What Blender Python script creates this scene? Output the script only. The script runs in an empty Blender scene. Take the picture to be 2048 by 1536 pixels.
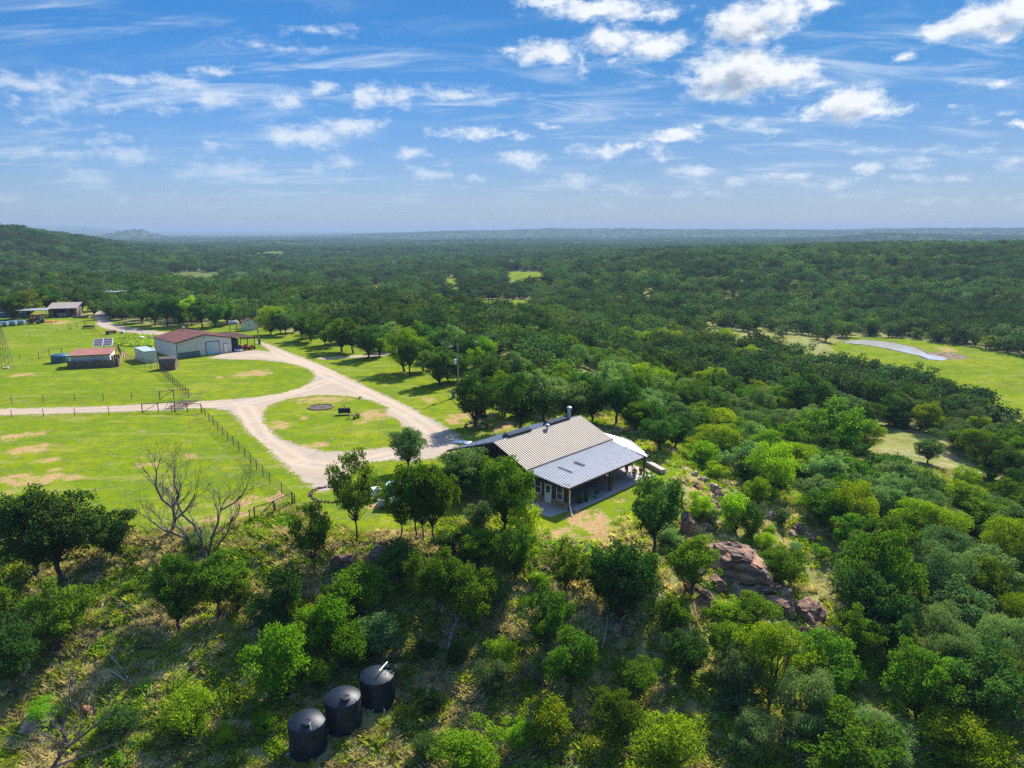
import bpy, math, random
import numpy as np
from mathutils import noise as mn, Vector
R = math.radians
scene = bpy.context.scene
# ------------------------------------------------------------------ camera, sky, sun, exposure
CAM_H = 27.0; PITCH = 12.0; FPX = 1422.0
SUN_EL, SUN_AZ = 41.0, 28.0
cd = bpy.data.cameras.new('camera'); cam = bpy.data.objects.new('camera', cd)
scene.collection.objects.link(cam); scene.camera = cam
cam.location = (0, 0, CAM_H); cam.rotation_euler = (R(90 - PITCH), 0, 0)
cd.sensor_width = 36; cd.lens = 36 * FPX / 2048; cd.clip_start = 0.5; cd.clip_end = 60000
sl = bpy.data.lights.new('sun', 'SUN'); so = bpy.data.objects.new('sun', sl); scene.collection.objects.link(so)
sl.energy = 4.2; sl.angle = R(0.5); sl.color = (1.0, 0.93, 0.80)
sd = Vector((math.sin(R(SUN_AZ)) * math.cos(R(SUN_EL)), math.cos(R(SUN_AZ)) * math.cos(R(SUN_EL)), math.sin(R(SUN_EL))))
so.rotation_euler = sd.to_track_quat('Z', 'Y').to_euler(); so.location = (60, 100, 90)
vs = scene.view_settings
vs.view_transform = 'Standard'; vs.look = 'None'; vs.exposure = 1.33; vs.gamma = 1.0; vs.use_curve_mapping = False
cy = scene.cycles
cy.max_bounces = 6; cy.diffuse_bounces = 4; cy.glossy_bounces = 2; cy.transmission_bounces = 3; cy.transparent_max_bounces = 8; cy.volume_bounces = 0
cy.use_adaptive_sampling = True; cy.adaptive_threshold = 0.01; cy.caustics_reflective = False; cy.caustics_refractive = False
cy.use_denoising = False

def node(nt, typ, **kw):
    n = nt.nodes.new(typ)
    for k, v in kw.items():
        if k.startswith('i_'):
            key = k[2:]; key = int(key) if key.isdigit() else key
            n.inputs[key].default_value = v
        else: setattr(n, k, v)
    return n
def math_n(nt, op, a, b=None, c=None, clamp=False):
    n = nt.nodes.new('ShaderNodeMath'); n.operation = op; n.use_clamp = clamp
    for i, v in enumerate((a, b, c)):
        if v is None: continue
        if hasattr(v, 'links'): nt.links.new(v, n.inputs[i])
        else: n.inputs[i].default_value = v
    return n.outputs[0]
def vec_n(nt, op, a, b=None, out=0):
    n = nt.nodes.new('ShaderNodeVectorMath'); n.operation = op
    for i, v in enumerate((a, b)):
        if v is None: continue
        if hasattr(v, 'links'): nt.links.new(v, n.inputs[i])
        else: n.inputs[i].default_value = v
    return n.outputs[out]
def smooth_n(nt, v, a, b, lo=0.0, hi=1.0):
    n = nt.nodes.new('ShaderNodeMapRange'); n.interpolation_type = 'SMOOTHSTEP'
    nt.links.new(v, n.inputs[0]); n.inputs[1].default_value = a; n.inputs[2].default_value = b
    n.inputs[3].default_value = lo; n.inputs[4].default_value = hi
    return n.outputs[0]
def mix_n(nt, fac, a, b, blend='MIX'):
    n = nt.nodes.new('ShaderNodeMix'); n.data_type = 'RGBA'; n.blend_type = blend
    for i, v in ((0, fac), (6, a), (7, b)):
        if hasattr(v, 'links'): nt.links.new(v, n.inputs[i])
        elif i == 0: n.inputs[i].default_value = v
        else: n.inputs[i].default_value = (*v, 1) if len(v) == 3 else v
    return n.outputs[2]
def noise_n(nt, vec, scale, detail=4, rough=0.55, dist=0.0, out=0):
    n = nt.nodes.new('ShaderNodeTexNoise'); n.inputs['Scale'].default_value = scale; n.inputs['Detail'].default_value = detail
    n.inputs['Roughness'].default_value = rough; n.inputs['Distortion'].default_value = dist
    if vec is not None: nt.links.new(vec, n.inputs['Vector'])
    return n.outputs[out]

# world: physical sky retinted by elevation, brightened overhead as shadow fill, with cumulus puffs and streaks of cirrus laid out by direction
world = bpy.data.worlds.new('World'); scene.world = world; world.use_nodes = True
wt = world.node_tree; wt.nodes.clear()
tc = wt.nodes.new('ShaderNodeTexCoord'); sx = wt.nodes.new('ShaderNodeSeparateXYZ'); wt.links.new(tc.outputs['Generated'], sx.inputs[0])
EL = math_n(wt, 'ARCSINE', sx.outputs[2]); AZ = math_n(wt, 'ARCTAN2', sx.outputs[0], sx.outputs[1])
sky = node(wt, 'ShaderNodeTexSky', sky_type='NISHITA', sun_disc=False, sun_elevation=R(SUN_EL), sun_rotation=R(SUN_AZ), altitude=400, air_density=1.0, dust_density=0.6, ozone_density=2.2)
sky_tint = mix_n(wt, smooth_n(wt, EL, R(-1), R(15)), (0.46, 0.53, 0.76), (0.14, 0.46, 0.77))
sky_tint = mix_n(wt, smooth_n(wt, EL, R(20), R(50)), sky_tint, (2.2, 2.45, 2.45))  # sky above the frame brightened beyond the model, added fill for the shadows
skyc = mix_n(wt, 1.0, sky.outputs[0], sky_tint, 'MULTIPLY')
side = math_n(wt, 'MULTIPLY', smooth_n(wt, AZ, R(-35), R(20), 0, 0.34), smooth_n(wt, EL, R(45), R(20)))
skyc = mix_n(wt, side, skyc, (0, 0, 0))
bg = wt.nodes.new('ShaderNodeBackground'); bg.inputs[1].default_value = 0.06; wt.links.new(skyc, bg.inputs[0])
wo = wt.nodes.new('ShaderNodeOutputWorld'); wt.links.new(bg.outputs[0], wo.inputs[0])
def px_dir(px, py):
    x = (px - 1024) / FPX; u = (768 - py) / FPX; p = R(PITCH)
    dy = math.cos(p) + u * math.sin(p); dz = -math.sin(p) + u * math.cos(p)
    return math.atan2(x, dy), math.atan2(dz, math.hypot(x, dy))
# centre x, centre y, half width, half height (read off the photograph), strength
CUM = [(1480,145,110,48,1.0),(1560,150,70,40,.9),(1400,160,60,14,.6),(1620,165,45,20,.5),(1450,185,80,18,.6),
 (1705,208,75,38,1),(1770,222,40,18,.7),(1620,222,50,12,.5),
 (1490,50,75,45,.9),(1560,20,70,35,.8),(1640,5,40,20,.8),(1200,20,130,22,.8),(1300,28,70,14,.6),(1090,8,60,16,.7),
 (1225,75,60,30,.8),(1310,90,80,24,.8),(1095,105,70,25,.7),(1165,110,22,40,.5),(1015,105,40,14,.6),(1215,125,20,12,.5),
 (1960,40,80,38,.9),(1890,60,45,28,.8),(2030,15,60,30,1),(2000,65,50,20,.7),(1805,115,20,14,.5),(1980,170,45,12,.55),(2040,244,30,12,.8),
 (735,192,32,28,.9),(790,195,50,22,.55),(655,180,40,16,.6),(575,205,50,18,.65),(424,143,38,16,.7),(240,163,80,15,.6),(365,168,70,15,.6),
 (700,252,75,22,.75),(610,275,80,22,.7),(340,210,70,16,.45),(440,200,45,22,.5),
 (265,310,65,20,.6),(455,340,90,24,.65),(180,357,50,16,.5),(400,355,70,14,.4),(820,303,40,16,.6),(940,265,75,14,.6),(1010,270,60,10,.5),
 (1350,270,62,15,.75),(1200,300,60,16,.6),(1270,293,50,12,.5),(1050,322,50,18,.6),(1725,333,42,13,1),(1380,345,50,12,.5),(1155,362,60,14,.4),
 (860,345,60,14,.5),(960,355,30,8,.5),(1250,382,60,12,.45),(1470,360,35,12,.5),(1560,352,60,10,.5),(1680,368,40,14,.5),(1800,355,60,10,.45),
 (1900,355,70,8,.45),(2020,330,50,14,.5),(100,200,70,30,.45),(20,200,20,25,.5),(80,240,70,12,.4),(690,320,60,14,.35),(1410,385,70,12,.35),(1700,395,70,10,.35),(70,172,150,26,.5),(10,160,60,16,.5),(120,310,170,12,.3),(640,60,80,12,.3),(900,190,110,14,.35),(560,95,90,12,.3),(1850,300,120,10,.3),(640,345,60,10,.3),(1320,318,15,12,.4)]
def cum_group():
    g = bpy.data.node_groups.new('cumulus_field', 'ShaderNodeTree')
    g.interface.new_socket('Vector', in_out='INPUT', socket_type='NodeSocketVector')
    g.interface.new_socket('Value', in_out='OUTPUT', socket_type='NodeSocketFloat')
    gi = g.nodes.new('NodeGroupInput'); go = g.nodes.new('NodeGroupOutput')
    v = gi.outputs[0]
    cur = None
    for (cx, cyy, a, b, s) in CUM:
        az, el = px_dir(cx, cyy); az2, _ = px_dir(cx + a, cyy); _, el2 = px_dir(cx, cyy - b)
        ra = abs(az2 - az) * 1.25; rb = abs(el2 - el) * 1.3
        d = vec_n(g, 'MULTIPLY', vec_n(g, 'SUBTRACT', v, (az, el, 0)), (1 / ra, 1 / rb, 0))
        L = vec_n(g, 'LENGTH', d, out=1)
        f = math_n(g, 'MULTIPLY_ADD', L, -s, s)
        if cur is None: cur = f
        else:
            n = g.nodes.new('ShaderNodeMath'); n.operation = 'SMOOTH_MAX'; n.inputs[2].default_value = 0.12
            g.links.new(cur, n.inputs[0]); g.links.new(f, n.inputs[1]); cur = n.outputs[0]
    g.links.new(cur, go.inputs[0])
    return g
CG = cum_group()
# the cloud layer itself: a far shell of sky, clear except where there is cloud
cmat = bpy.data.materials.new('cloud_layer'); cmat.use_nodes = True; cmat.cycles.emission_sampling = 'NONE'
wt = cmat.node_tree; wt.nodes.clear()
tc = wt.nodes.new('ShaderNodeTexCoord'); nv = vec_n(wt, 'NORMALIZE', tc.outputs['Object']); sx = wt.nodes.new('ShaderNodeSeparateXYZ'); wt.links.new(nv, sx.inputs[0])
X, Y, Z = sx.outputs
AZ = math_n(wt, 'ARCTAN2', X, Y); EL = math_n(wt, 'ARCSINE', Z)
cb = wt.nodes.new('ShaderNodeCombineXYZ'); wt.links.new(AZ, cb.inputs[0]); wt.links.new(EL, cb.inputs[1]); AE = cb.outputs[0]
AE2 = vec_n(wt, 'MULTIPLY', AE, (1.0, 1.9, 1.0))
def cum_density(offset):
    v = vec_n(wt, 'ADD', AE, offset) if offset else AE
    v2 = vec_n(wt, 'MULTIPLY', v, (1, 1.7, 1))
    w = vec_n(wt, 'SUBTRACT', noise_n(wt, v2, 22, 4, 0.6, out=1), (0.5, 0.5, 0.5))
    w = vec_n(wt, 'MULTIPLY', w, (0.075, 0.03, 0))
    g = wt.nodes.new('ShaderNodeGroup'); g.node_tree = CG
    wt.links.new(vec_n(wt, 'ADD', v, w), g.inputs[0])
    n = noise_n(wt, v2, 38, 9, 0.66)
    # small broken puffs everywhere, more of them low down
    k = math_n(wt, 'MULTIPLY_ADD', math_n(wt, 'SUBTRACT', noise_n(wt, vec_n(wt, 'MULTIPLY', v, (1, 2.4, 1)), 17, 2, 0.5), 0.60), 3.6, 0.0)
    k = math_n(wt, 'MINIMUM', k, 0.27); k = math_n(wt, 'SUBTRACT', k, smooth_n(wt, EL, R(7), R(14), 0, 0.6))
    f = math_n(wt, 'MAXIMUM', g.outputs[0], k)
    return math_n(wt, 'MULTIPLY_ADD', math_n(wt, 'SUBTRACT', n, 0.5), 1.35, f)
D0 = cum_density(None); D1 = cum_density((0.010, 0.017, 0))
alpha = smooth_n(wt, D0, -0.02, 0.62)
shade = smooth_n(wt, D1, 0.22, 0.95)
# cirrus: noise stretched along one direction, on a flat high layer
zc = math_n(wt, 'MAXIMUM', math_n(wt, 'ADD', Z, 0.15), 0.02)
px_ = math_n(wt, 'DIVIDE', X, zc); py_ = math_n(wt, 'DIVIDE', Y, zc)
cc = wt.nodes.new('ShaderNodeCombineXYZ'); wt.links.new(px_, cc.inputs[0]); wt.links.new(py_, cc.inputs[1])
mp = node(wt, 'ShaderNodeMapping'); wt.links.new(cc.outputs[0], mp.inputs[0]); mp.inputs['Rotation'].default_value = (0, 0, R(-24)); mp.inputs['Scale'].default_value = (0.9, 2.3, 1)
ci = noise_n(wt, mp.outputs[0], 1.9, 9, 0.64, 0.9)
mp2 = node(wt, 'ShaderNodeMapping'); wt.links.new(cc.outputs[0], mp2.inputs[0]); mp2.inputs['Scale'].default_value = (.5, .7, 1); mp2.inputs['Location'].default_value = (3.1, 1.7, 0)
cm = noise_n(wt, mp2.outputs[0], 1.5, 3, 0.5)
cir = math_n(wt, 'MULTIPLY', smooth_n(wt, ci, 0.44, 0.78), smooth_n(wt, cm, 0.36, 0.60), clamp=True)
cir = math_n(wt, 'MULTIPLY', cir, 0.75)
shade = math_n(wt, 'MULTIPLY', shade, smooth_n(wt, EL, R(2), R(9), 0.35, 1.0))
ccol = mix_n(wt, shade, (0.40, 0.41, 0.42), (0.14, 0.175, 0.235))
far = smooth_n(wt, EL, R(0.3), R(8), 0.42, 0.97)
lr = smooth_n(wt, AZ, R(-30), R(12), 0.62, 1.0)
aa = math_n(wt, 'MULTIPLY', alpha, math_n(wt, 'MULTIPLY', far, lr))
cir = math_n(wt, 'MULTIPLY', cir, smooth_n(wt, EL, R(0.5), R(5)))
al = math_n(wt, 'SUBTRACT', 1.0, math_n(wt, 'MULTIPLY', math_n(wt, 'SUBTRACT', 1.0, aa), math_n(wt, 'SUBTRACT', 1.0, cir)))
ccol = mix_n(wt, aa, (0.31, 0.355, 0.40), ccol)
em = wt.nodes.new('ShaderNodeEmission'); wt.links.new(ccol, em.inputs[0])
trn = wt.nodes.new('ShaderNodeBsdfTransparent'); mxs = wt.nodes.new('ShaderNodeMixShader')
wt.links.new(al, mxs.inputs[0]); wt.links.new(trn.outputs[0], mxs.inputs[1]); wt.links.new(em.outputs[0], mxs.inputs[2])
wo = wt.nodes.new('ShaderNodeOutputMaterial'); wt.links.new(mxs.outputs[0], wo.inputs[0])
_v = []; _f = []; _na, _ne = 96, 24
for j in range(_ne + 1):
    for i in range(_na + 1):
        a_ = R(-60 + 120 * i / _na); e_ = R(-0.2 + 24.2 * j / _ne)
        _v.append((math.sin(a_) * math.cos(e_) * 30000, math.cos(a_) * math.cos(e_) * 30000, math.sin(e_) * 30000))
for j in range(_ne):
    for i in range(_na):
        q = j * (_na + 1) + i; _f.append((q, q + 1, q + _na + 2, q + _na + 1))
_m = bpy.data.meshes.new('sky'); _m.from_pydata(_v, [], _f); _m.materials.append(cmat)
sky_o = bpy.data.objects.new('sky', _m); scene.collection.objects.link(sky_o); sky_o.location = (0, 0, CAM_H); sky_o['kind'] = 'structure'
# ------------------------------------------------------------------ helpers
COL = scene.collection
def link(o, parent=None):
    COL.objects.link(o)
    if parent is not None: o.parent = parent
    return o
def tag(o, label=None, cat=None, group=None, kind=None):
    if label: o['label'] = label
    if cat: o['category'] = cat
    if group: o['group'] = group
    if kind: o['kind'] = kind
    return o
def thing(name, label, cat, loc=(0, 0, 0), rz=0.0, group=None):
    o = bpy.data.objects.new(name, None); o.empty_display_size = 0.3; link(o)
    o.location = loc; o.rotation_euler = (0, 0, rz)
    return tag(o, label, cat, group)
class MB:
    def __init__(s): s.v = []; s.f = []
    def add(s, vs, fs):
        b = len(s.v); s.v += [tuple(p) for p in vs]; s.f += [tuple(i + b for i in f) for f in fs]; return s
    def box(s, x0, x1, y0, y1, z0, z1):
        return s.add([(x0,y0,z0),(x1,y0,z0),(x1,y1,z0),(x0,y1,z0),(x0,y0,z1),(x1,y0,z1),(x1,y1,z1),(x0,y1,z1)],
                     [(3,2,1,0),(4,5,6,7),(0,1,5,4),(1,2,6,5),(2,3,7,6),(3,0,4,7)])
    def slab(s, pts, t):      # polygon given as top corners, thickness t straight down
        n = len(pts); lo = [(p[0], p[1], p[2] - t) for p in pts]
        return s.add(list(pts) + lo, [tuple(range(n)), tuple(range(2 * n - 1, n - 1, -1))] + [(i, i + n, (i + 1) % n + n, (i + 1) % n) for i in range(n)])
    def prism(s, pts, d):     # polygon swept by vector d
        n = len(pts); q = [(p[0] + d[0], p[1] + d[1], p[2] + d[2]) for p in pts]
        return s.add(list(pts) + q, [tuple(range(n - 1, -1, -1)), tuple(range(n, 2 * n))] + [(i, (i + 1) % n, (i + 1) % n + n, i + n) for i in range(n)])
    def tube(s, pts, rad, n=6, cap=True):
        pts = [Vector(p) for p in pts]
        if not hasattr(rad, '__len__'): rad = [rad] * len(pts)
        b = len(s.v)
        for i, p in enumerate(pts):
            t = (pts[min(i + 1, len(pts) - 1)] - pts[max(i - 1, 0)]).normalized()
            a = Vector((0, 0, 1)) if abs(t.z) < 0.9 else Vector((1, 0, 0))
            e1 = t.cross(a).normalized(); e2 = t.cross(e1).normalized()
            for k in range(n):
                w = 2 * math.pi * k / n; s.v.append(tuple(p + (e1 * math.cos(w) + e2 * math.sin(w)) * rad[i]))
        for i in range(len(pts) - 1):
            for k in range(n):
                a0 = b + i * n + k; a1 = b + i * n + (k + 1) % n
                s.f.append((a0, a0 + n, a1 + n, a1))
        if cap:
            s.f.append(tuple(b + k for k in range(n))); e = b + (len(pts) - 1) * n; s.f.append(tuple(e + n - 1 - k for k in range(n)))
        return s
    def lathe(s, prof, c=(0, 0, 0), n=24, axis='z'):
        b = len(s.v)
        for r, h in prof:
            for k in range(n):
                w = 2 * math.pi * k / n
                p = (r * math.cos(w), r * math.sin(w), h) if axis == 'z' else (h, r * math.cos(w), r * math.sin(w)) if axis == 'x' else (r * math.sin(w), h, r * math.cos(w))
                s.v.append((p[0] + c[0], p[1] + c[1], p[2] + c[2]))
        for i in range(len(prof) - 1):
            for k in range(n):
                a0 = b + i * n + k; a1 = b + i * n + (k + 1) % n
                s.f.append((a0, a1, a1 + n, a0 + n))
        s.f.append(tuple(b + n - 1 - k for k in range(n))); e = b + (len(prof) - 1) * n; s.f.append(tuple(e + k for k in range(n)))
        return s
    def build(s, name, m, parent=None, smooth=False, bevel=0, label=None):
        me = bpy.data.meshes.new(name); me.from_pydata(s.v, [], s.f); me.update()
        me.materials.append(m)
        if smooth:
            me.polygons.foreach_set('use_smooth', [True] * len(me.polygons))
            me.set_sharp_from_angle(angle=R(42))
        o = link(bpy.data.objects.new(name, me), parent)
        if bevel:
            bv = o.modifiers.new('bevel', 'BEVEL'); bv.width = bevel; bv.segments = 2; bv.limit_method = 'ANGLE'
        if label: o['label'] = label
        return o
def box(name, m, parent, x0, x1, y0, y1, z0, z1, bevel=0, **k): return MB().box(x0, x1, y0, y1, z0, z1).build(name, m, parent, bevel=bevel, **k)

# materials --------------------------------------------------------
def mat(name, col, rough=0.7, metal=0.0, var=0.15, scale=3.0, bump=0.0, col2=None, spec=0.4, stretch=None, thr=(0.35, 0.65)):
    m = bpy.data.materials.new(name); m.use_nodes = True; nt = m.node_tree
    p = nt.nodes['Principled BSDF']; p.inputs['Roughness'].default_value = rough; p.inputs['Metallic'].default_value = metal
    p.inputs['Specular IOR Level'].default_value = spec
    t = nt.nodes.new('ShaderNodeTexCoord'); v = t.outputs['Object']
    if stretch: v = vec_n(nt, 'MULTIPLY', v, stretch)
    n = noise_n(nt, v, scale, 5, 0.6)
    c2 = col2 if col2 else tuple(max(0, c * (1 - var * 2)) for c in col)
    nt.links.new(mix_n(nt, smooth_n(nt, n, *thr), col, c2), p.inputs['Base Color'])
    if bump:
        b = nt.nodes.new('ShaderNodeBump'); b.inputs['Strength'].default_value = min(1, bump); b.inputs['Distance'].default_value = 0.18 if bump >= 0.8 else 0.05
        nt.links.new(noise_n(nt, v, scale * 4, 5, 0.6), b.inputs['Height']); nt.links.new(b.outputs[0], p.inputs['Normal'])
    return m
M = {}
def leaf_mat(name, c1, c2, trans=0.4):
    m = bpy.data.materials.new(name); m.use_nodes = True; nt = m.node_tree; nt.nodes.clear(); c1 = tuple(min(1, v * 1.25) for v in c1); c2 = tuple(min(1, v * 1.25) for v in c2)
    oi = nt.nodes.new('ShaderNodeObjectInfo'); g = nt.nodes.new('ShaderNodeNewGeometry')
    at = node(nt, 'ShaderNodeAttribute', attribute_name='lf')
    c = mix_n(nt, at.outputs['Fac'], c1, c2)
    h = nt.nodes.new('ShaderNodeHueSaturation'); nt.links.new(c, h.inputs['Color'])
    nt.links.new(math_n(nt, 'MULTIPLY_ADD', oi.outputs['Random'], 0.035, 0.482), h.inputs['Hue'])
    r2 = math_n(nt, 'FRACT', math_n(nt, 'MULTIPLY', oi.outputs['Random'], 17.3))
    pn = smooth_n(nt, noise_n(nt, oi.outputs['Location'], 0.012, 3, 0.6), 0.35, 0.65, 0.72, 1.35)
    nt.links.new(math_n(nt, 'MULTIPLY', math_n(nt, 'MULTIPLY_ADD', r2, 0.65, 0.70), pn), h.inputs['Value'])
    d = nt.nodes.new('ShaderNodeBsdfDiffuse'); t = nt.nodes.new('ShaderNodeBsdfTranslucent')
    nt.links.new(h.outputs[0], d.inputs[0])
    tcol = mix_n(nt, 1.0, h.outputs[0], (1.25, 1.15, 0.5), 'MULTIPLY'); nt.links.new(tcol, t.inputs[0])
    mx = nt.nodes.new('ShaderNodeMixShader'); mx.inputs[0].default_value = trans
    nt.links.new(d.outputs[0], mx.inputs[1]); nt.links.new(t.outputs[0], mx.inputs[2])
    o = nt.nodes.new('ShaderNodeOutputMaterial'); nt.links.new(mx.outputs[0], o.inputs[0])
    return m
M['oak'] = leaf_mat('oak_leaves', (0.032, 0.088, 0.012), (0.125, 0.235, 0.014), 0.45)
M['oakd'] = leaf_mat('dark_oak_leaves', (0.018, 0.060, 0.018), (0.075, 0.165, 0.026), 0.42)
M['mesq'] = leaf_mat('yellow_green_leaves', (0.120, 0.220, 0.010), (0.230, 0.330, 0.014), 0.48)
M['teal'] = leaf_mat('grey_green_leaves', (0.080, 0.155, 0.055), (0.140, 0.235, 0.080), 0.42)
M['bush'] = leaf_mat('bush_leaves', (0.090, 0.225, 0.010), (0.180, 0.330, 0.014), 0.45)
M['far'] = leaf_mat('far_leaves', (0.018, 0.050, 0.020), (0.052, 0.105, 0.032), 0.35)
M['far2'] = leaf_mat('far_leaves_light', (0.034, 0.078, 0.020), (0.082, 0.145, 0.028), 0.38)
M['far4'] = leaf_mat('far_leaves_yellow', (0.060, 0.115, 0.016), (0.13, 0.19, 0.022), 0.38)
M['far3'] = leaf_mat('far_leaves_grey', (0.050, 0.095, 0.042), (0.085, 0.140, 0.058), 0.35)
M['tan'] = leaf_mat('dry_grass', (0.37, 0.32, 0.18), (0.48, 0.43, 0.28), 0.3)
M['ggrass'] = leaf_mat('green_grass', (0.16, 0.24, 0.025), (0.30, 0.37, 0.06), 0.4)
M['bark'] = mat('bark', (0.11, 0.085, 0.065), 0.9, var=0.3, scale=9, bump=0.4, stretch=(3, 3, 1))
M['dead'] = mat('dead_wood', (0.17, 0.15, 0.15), 0.85, var=0.3, scale=6, bump=0.3)
M['bleach'] = mat('bleached_wood', (0.42, 0.40, 0.40), 0.8, var=0.2, scale=6)
M['rock'] = mat('sandstone', (0.39, 0.225, 0.145), 0.95, scale=2.2, bump=1.0, col2=(0.15, 0.105, 0.095), spec=0.1, stretch=(1, 1, 2.6), thr=(0.38, 0.6))
M['rockp'] = mat('pale_sandstone', (0.48, 0.35, 0.25), 0.92, scale=1.2, bump=0.8, col2=(0.25, 0.17, 0.13), spec=0.2)
M['orange_rock'] = mat('orange_sandstone', (0.55, 0.22, 0.09), 0.92, scale=2, bump=0.8, col2=(0.35, 0.2, 0.13), spec=0.2)
M['roof'] = mat('ribbed_metal_roof', (0.34, 0.275, 0.225), 0.6, 0.0, var=0.06, scale=1.0, spec=0.25)
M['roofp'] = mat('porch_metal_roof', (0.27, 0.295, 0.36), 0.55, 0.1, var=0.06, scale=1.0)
M['roofw'] = mat('white_metal_roof', (0.80, 0.80, 0.80), 0.35, 0.2, var=0.05, scale=1.0)
M['trim'] = mat('dark_trim', (0.07, 0.035, 0.04), 0.5, 0.1)
M['siding'] = mat('brown_siding', (0.11, 0.050, 0.035), 0.55, 0.1, scale=2)
M['vent'] = mat('dark_galvanised_vent', (0.07, 0.09, 0.115), 0.95, 0.0, var=0.1, spec=0.0)
M['galv'] = mat('galvanised_metal', (0.34, 0.37, 0.40), 0.5, 0.2, var=0.1)
M['white'] = mat('white_paint', (0.78, 0.78, 0.76), 0.45, var=0.04)
M['glass'] = mat('window_glass', (0.035, 0.06, 0.08), 0.08, 0.0, spec=1.0, var=0.1)
M['stone'] = mat('ledge_stone', (0.42, 0.30, 0.19), 0.9, scale=3.2, bump=0.6, col2=(0.2, 0.13, 0.09))
M['conc'] = mat('concrete', (0.44, 0.38, 0.33), 0.85, var=0.1, scale=1.2, bump=0.1)
M['concp'] = mat('patio_concrete', (0.40, 0.33, 0.32), 0.8, var=0.1, scale=0.8)
M['redroof'] = mat('red_metal_roof', (0.31, 0.125, 0.095), 0.5, 0.1, var=0.12, scale=0.6)
M['wallw'] = mat('pale_metal_wall', (0.70, 0.70, 0.71), 0.5, 0.1, var=0.07, scale=0.8)
M['bluedoor'] = mat('pale_blue_door', (0.45, 0.60, 0.68), 0.5, var=0.06)
M['black'] = mat('black_plastic', (0.006, 0.015, 0.034), 0.5, var=0.2, scale=1.5, spec=0.35)
M['blk'] = mat('black_iron', (0.02, 0.02, 0.022), 0.6, 0.3)
M['post'] = mat('rusty_post', (0.10, 0.055, 0.04), 0.7, 0.3)
M['wood'] = mat('weathered_planks', (0.21, 0.15, 0.11), 0.9, scale=2.5, col2=(0.07, 0.05, 0.045), stretch=(4, 4, 0.4), bump=0.3)
M['pole'] = mat('utility_pole_wood', (0.36, 0.25, 0.16), 0.85, scale=2, stretch=(3, 3, .3))
M['teal_tank'] = mat('teal_tank', (0.06, 0.24, 0.26), 0.45)
M['bluetank'] = mat('blue_tank', (0.035, 0.11, 0.17), 0.45)
M['green'] = mat('green_plastic', (0.02, 0.20, 0.07), 0.5)
M['red'] = mat('red_paint', (0.40, 0.02, 0.03), 0.35)
M['orange'] = mat('orange_paint', (0.65, 0.22, 0.02), 0.4)
M['yellow'] = mat('yellow_paint', (0.65, 0.38, 0.03), 0.4)
M['tyre'] = mat('tyre_rubber', (0.015, 0.015, 0.016), 0.8)
M['cyan'] = mat('light_blue_glaze', (0.03, 0.42, 0.62), 0.3)
M['redpot'] = mat('red_glaze', (0.55, 0.03, 0.08), 0.3)
M['terra'] = mat('terracotta', (0.50, 0.16, 0.06), 0.7)
M['blue'] = mat('blue_plastic', (0.03, 0.13, 0.42), 0.5)
M['solar'] = mat('solar_cells', (0.09, 0.06, 0.07), 0.25, spec=0.8)
M['mint'] = mat('pale_green_lid', (0.35, 0.75, 0.6), 0.5)
M['pot_leaf'] = M['bush']
M['ash'] = mat('ash', (0.09, 0.08, 0.08), 0.95, var=0.3, scale=4, bump=0.5)

# ------------------------------------------------------------------ terrain
PLAT = np.array([(-500,62),(-62,61),(-25,60.5),(-8,60),(3,59.5),(10,62),(15.5,68),(18.5,77),(18,90),(14,102),(15,125),(10,150),(2,190),(-20,240),(-80,300),(-200,370),(-500,420)], float)
def poly_sd(x, y, P):
    x = np.asarray(x, float); y = np.asarray(y, float)
    d = np.full(x.shape, 1e18); ins = np.zeros(x.shape, bool); n = len(P)
    for i in range(n):
        ax, ay = P[i]; bx, by = P[(i + 1) % n]
        ex, ey = bx - ax, by - ay; wx, wy = x - ax, y - ay
        t = np.clip((wx * ex + wy * ey) / (ex * ex + ey * ey), 0, 1)
        d = np.minimum(d, (wx - ex * t) ** 2 + (wy - ey * t) ** 2)
        c = ((ay > y) != (by > y)); 
        with np.errstate(divide='ignore', invalid='ignore'):
            xi = (bx - ax) * (y - ay) / (by - ay + 1e-30) + ax
        ins ^= (c & (x < xi))
    d = np.sqrt(d); return np.where(ins, -d, d)
_rs = np.random.RandomState(7)
_W = [(_rs.uniform(0, 2 * math.pi), _rs.uniform(0, 2 * math.pi), _rs.uniform(0, 2 * math.pi)) for _ in range(40)]
def wav(x, y, lam, n=6, o=0):
    s = 0
    for i in range(n):
        a, p, q = _W[(i + o) % 40]; l = lam * (0.6 + 0.17 * i)
        s = s + np.sin((x * math.cos(a) + y * math.sin(a)) * 2 * math.pi / l + p) * np.cos((x * math.cos(a + 1.3) + y * math.sin(a + 1.3)) * 2 * math.pi / (l * 1.7) + q)
    return s / n * 1.6
def sst(x, a, b):
    t = np.clip((x - a) / (b - a), 0, 1); return t * t * (3 - 2 * t)
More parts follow.
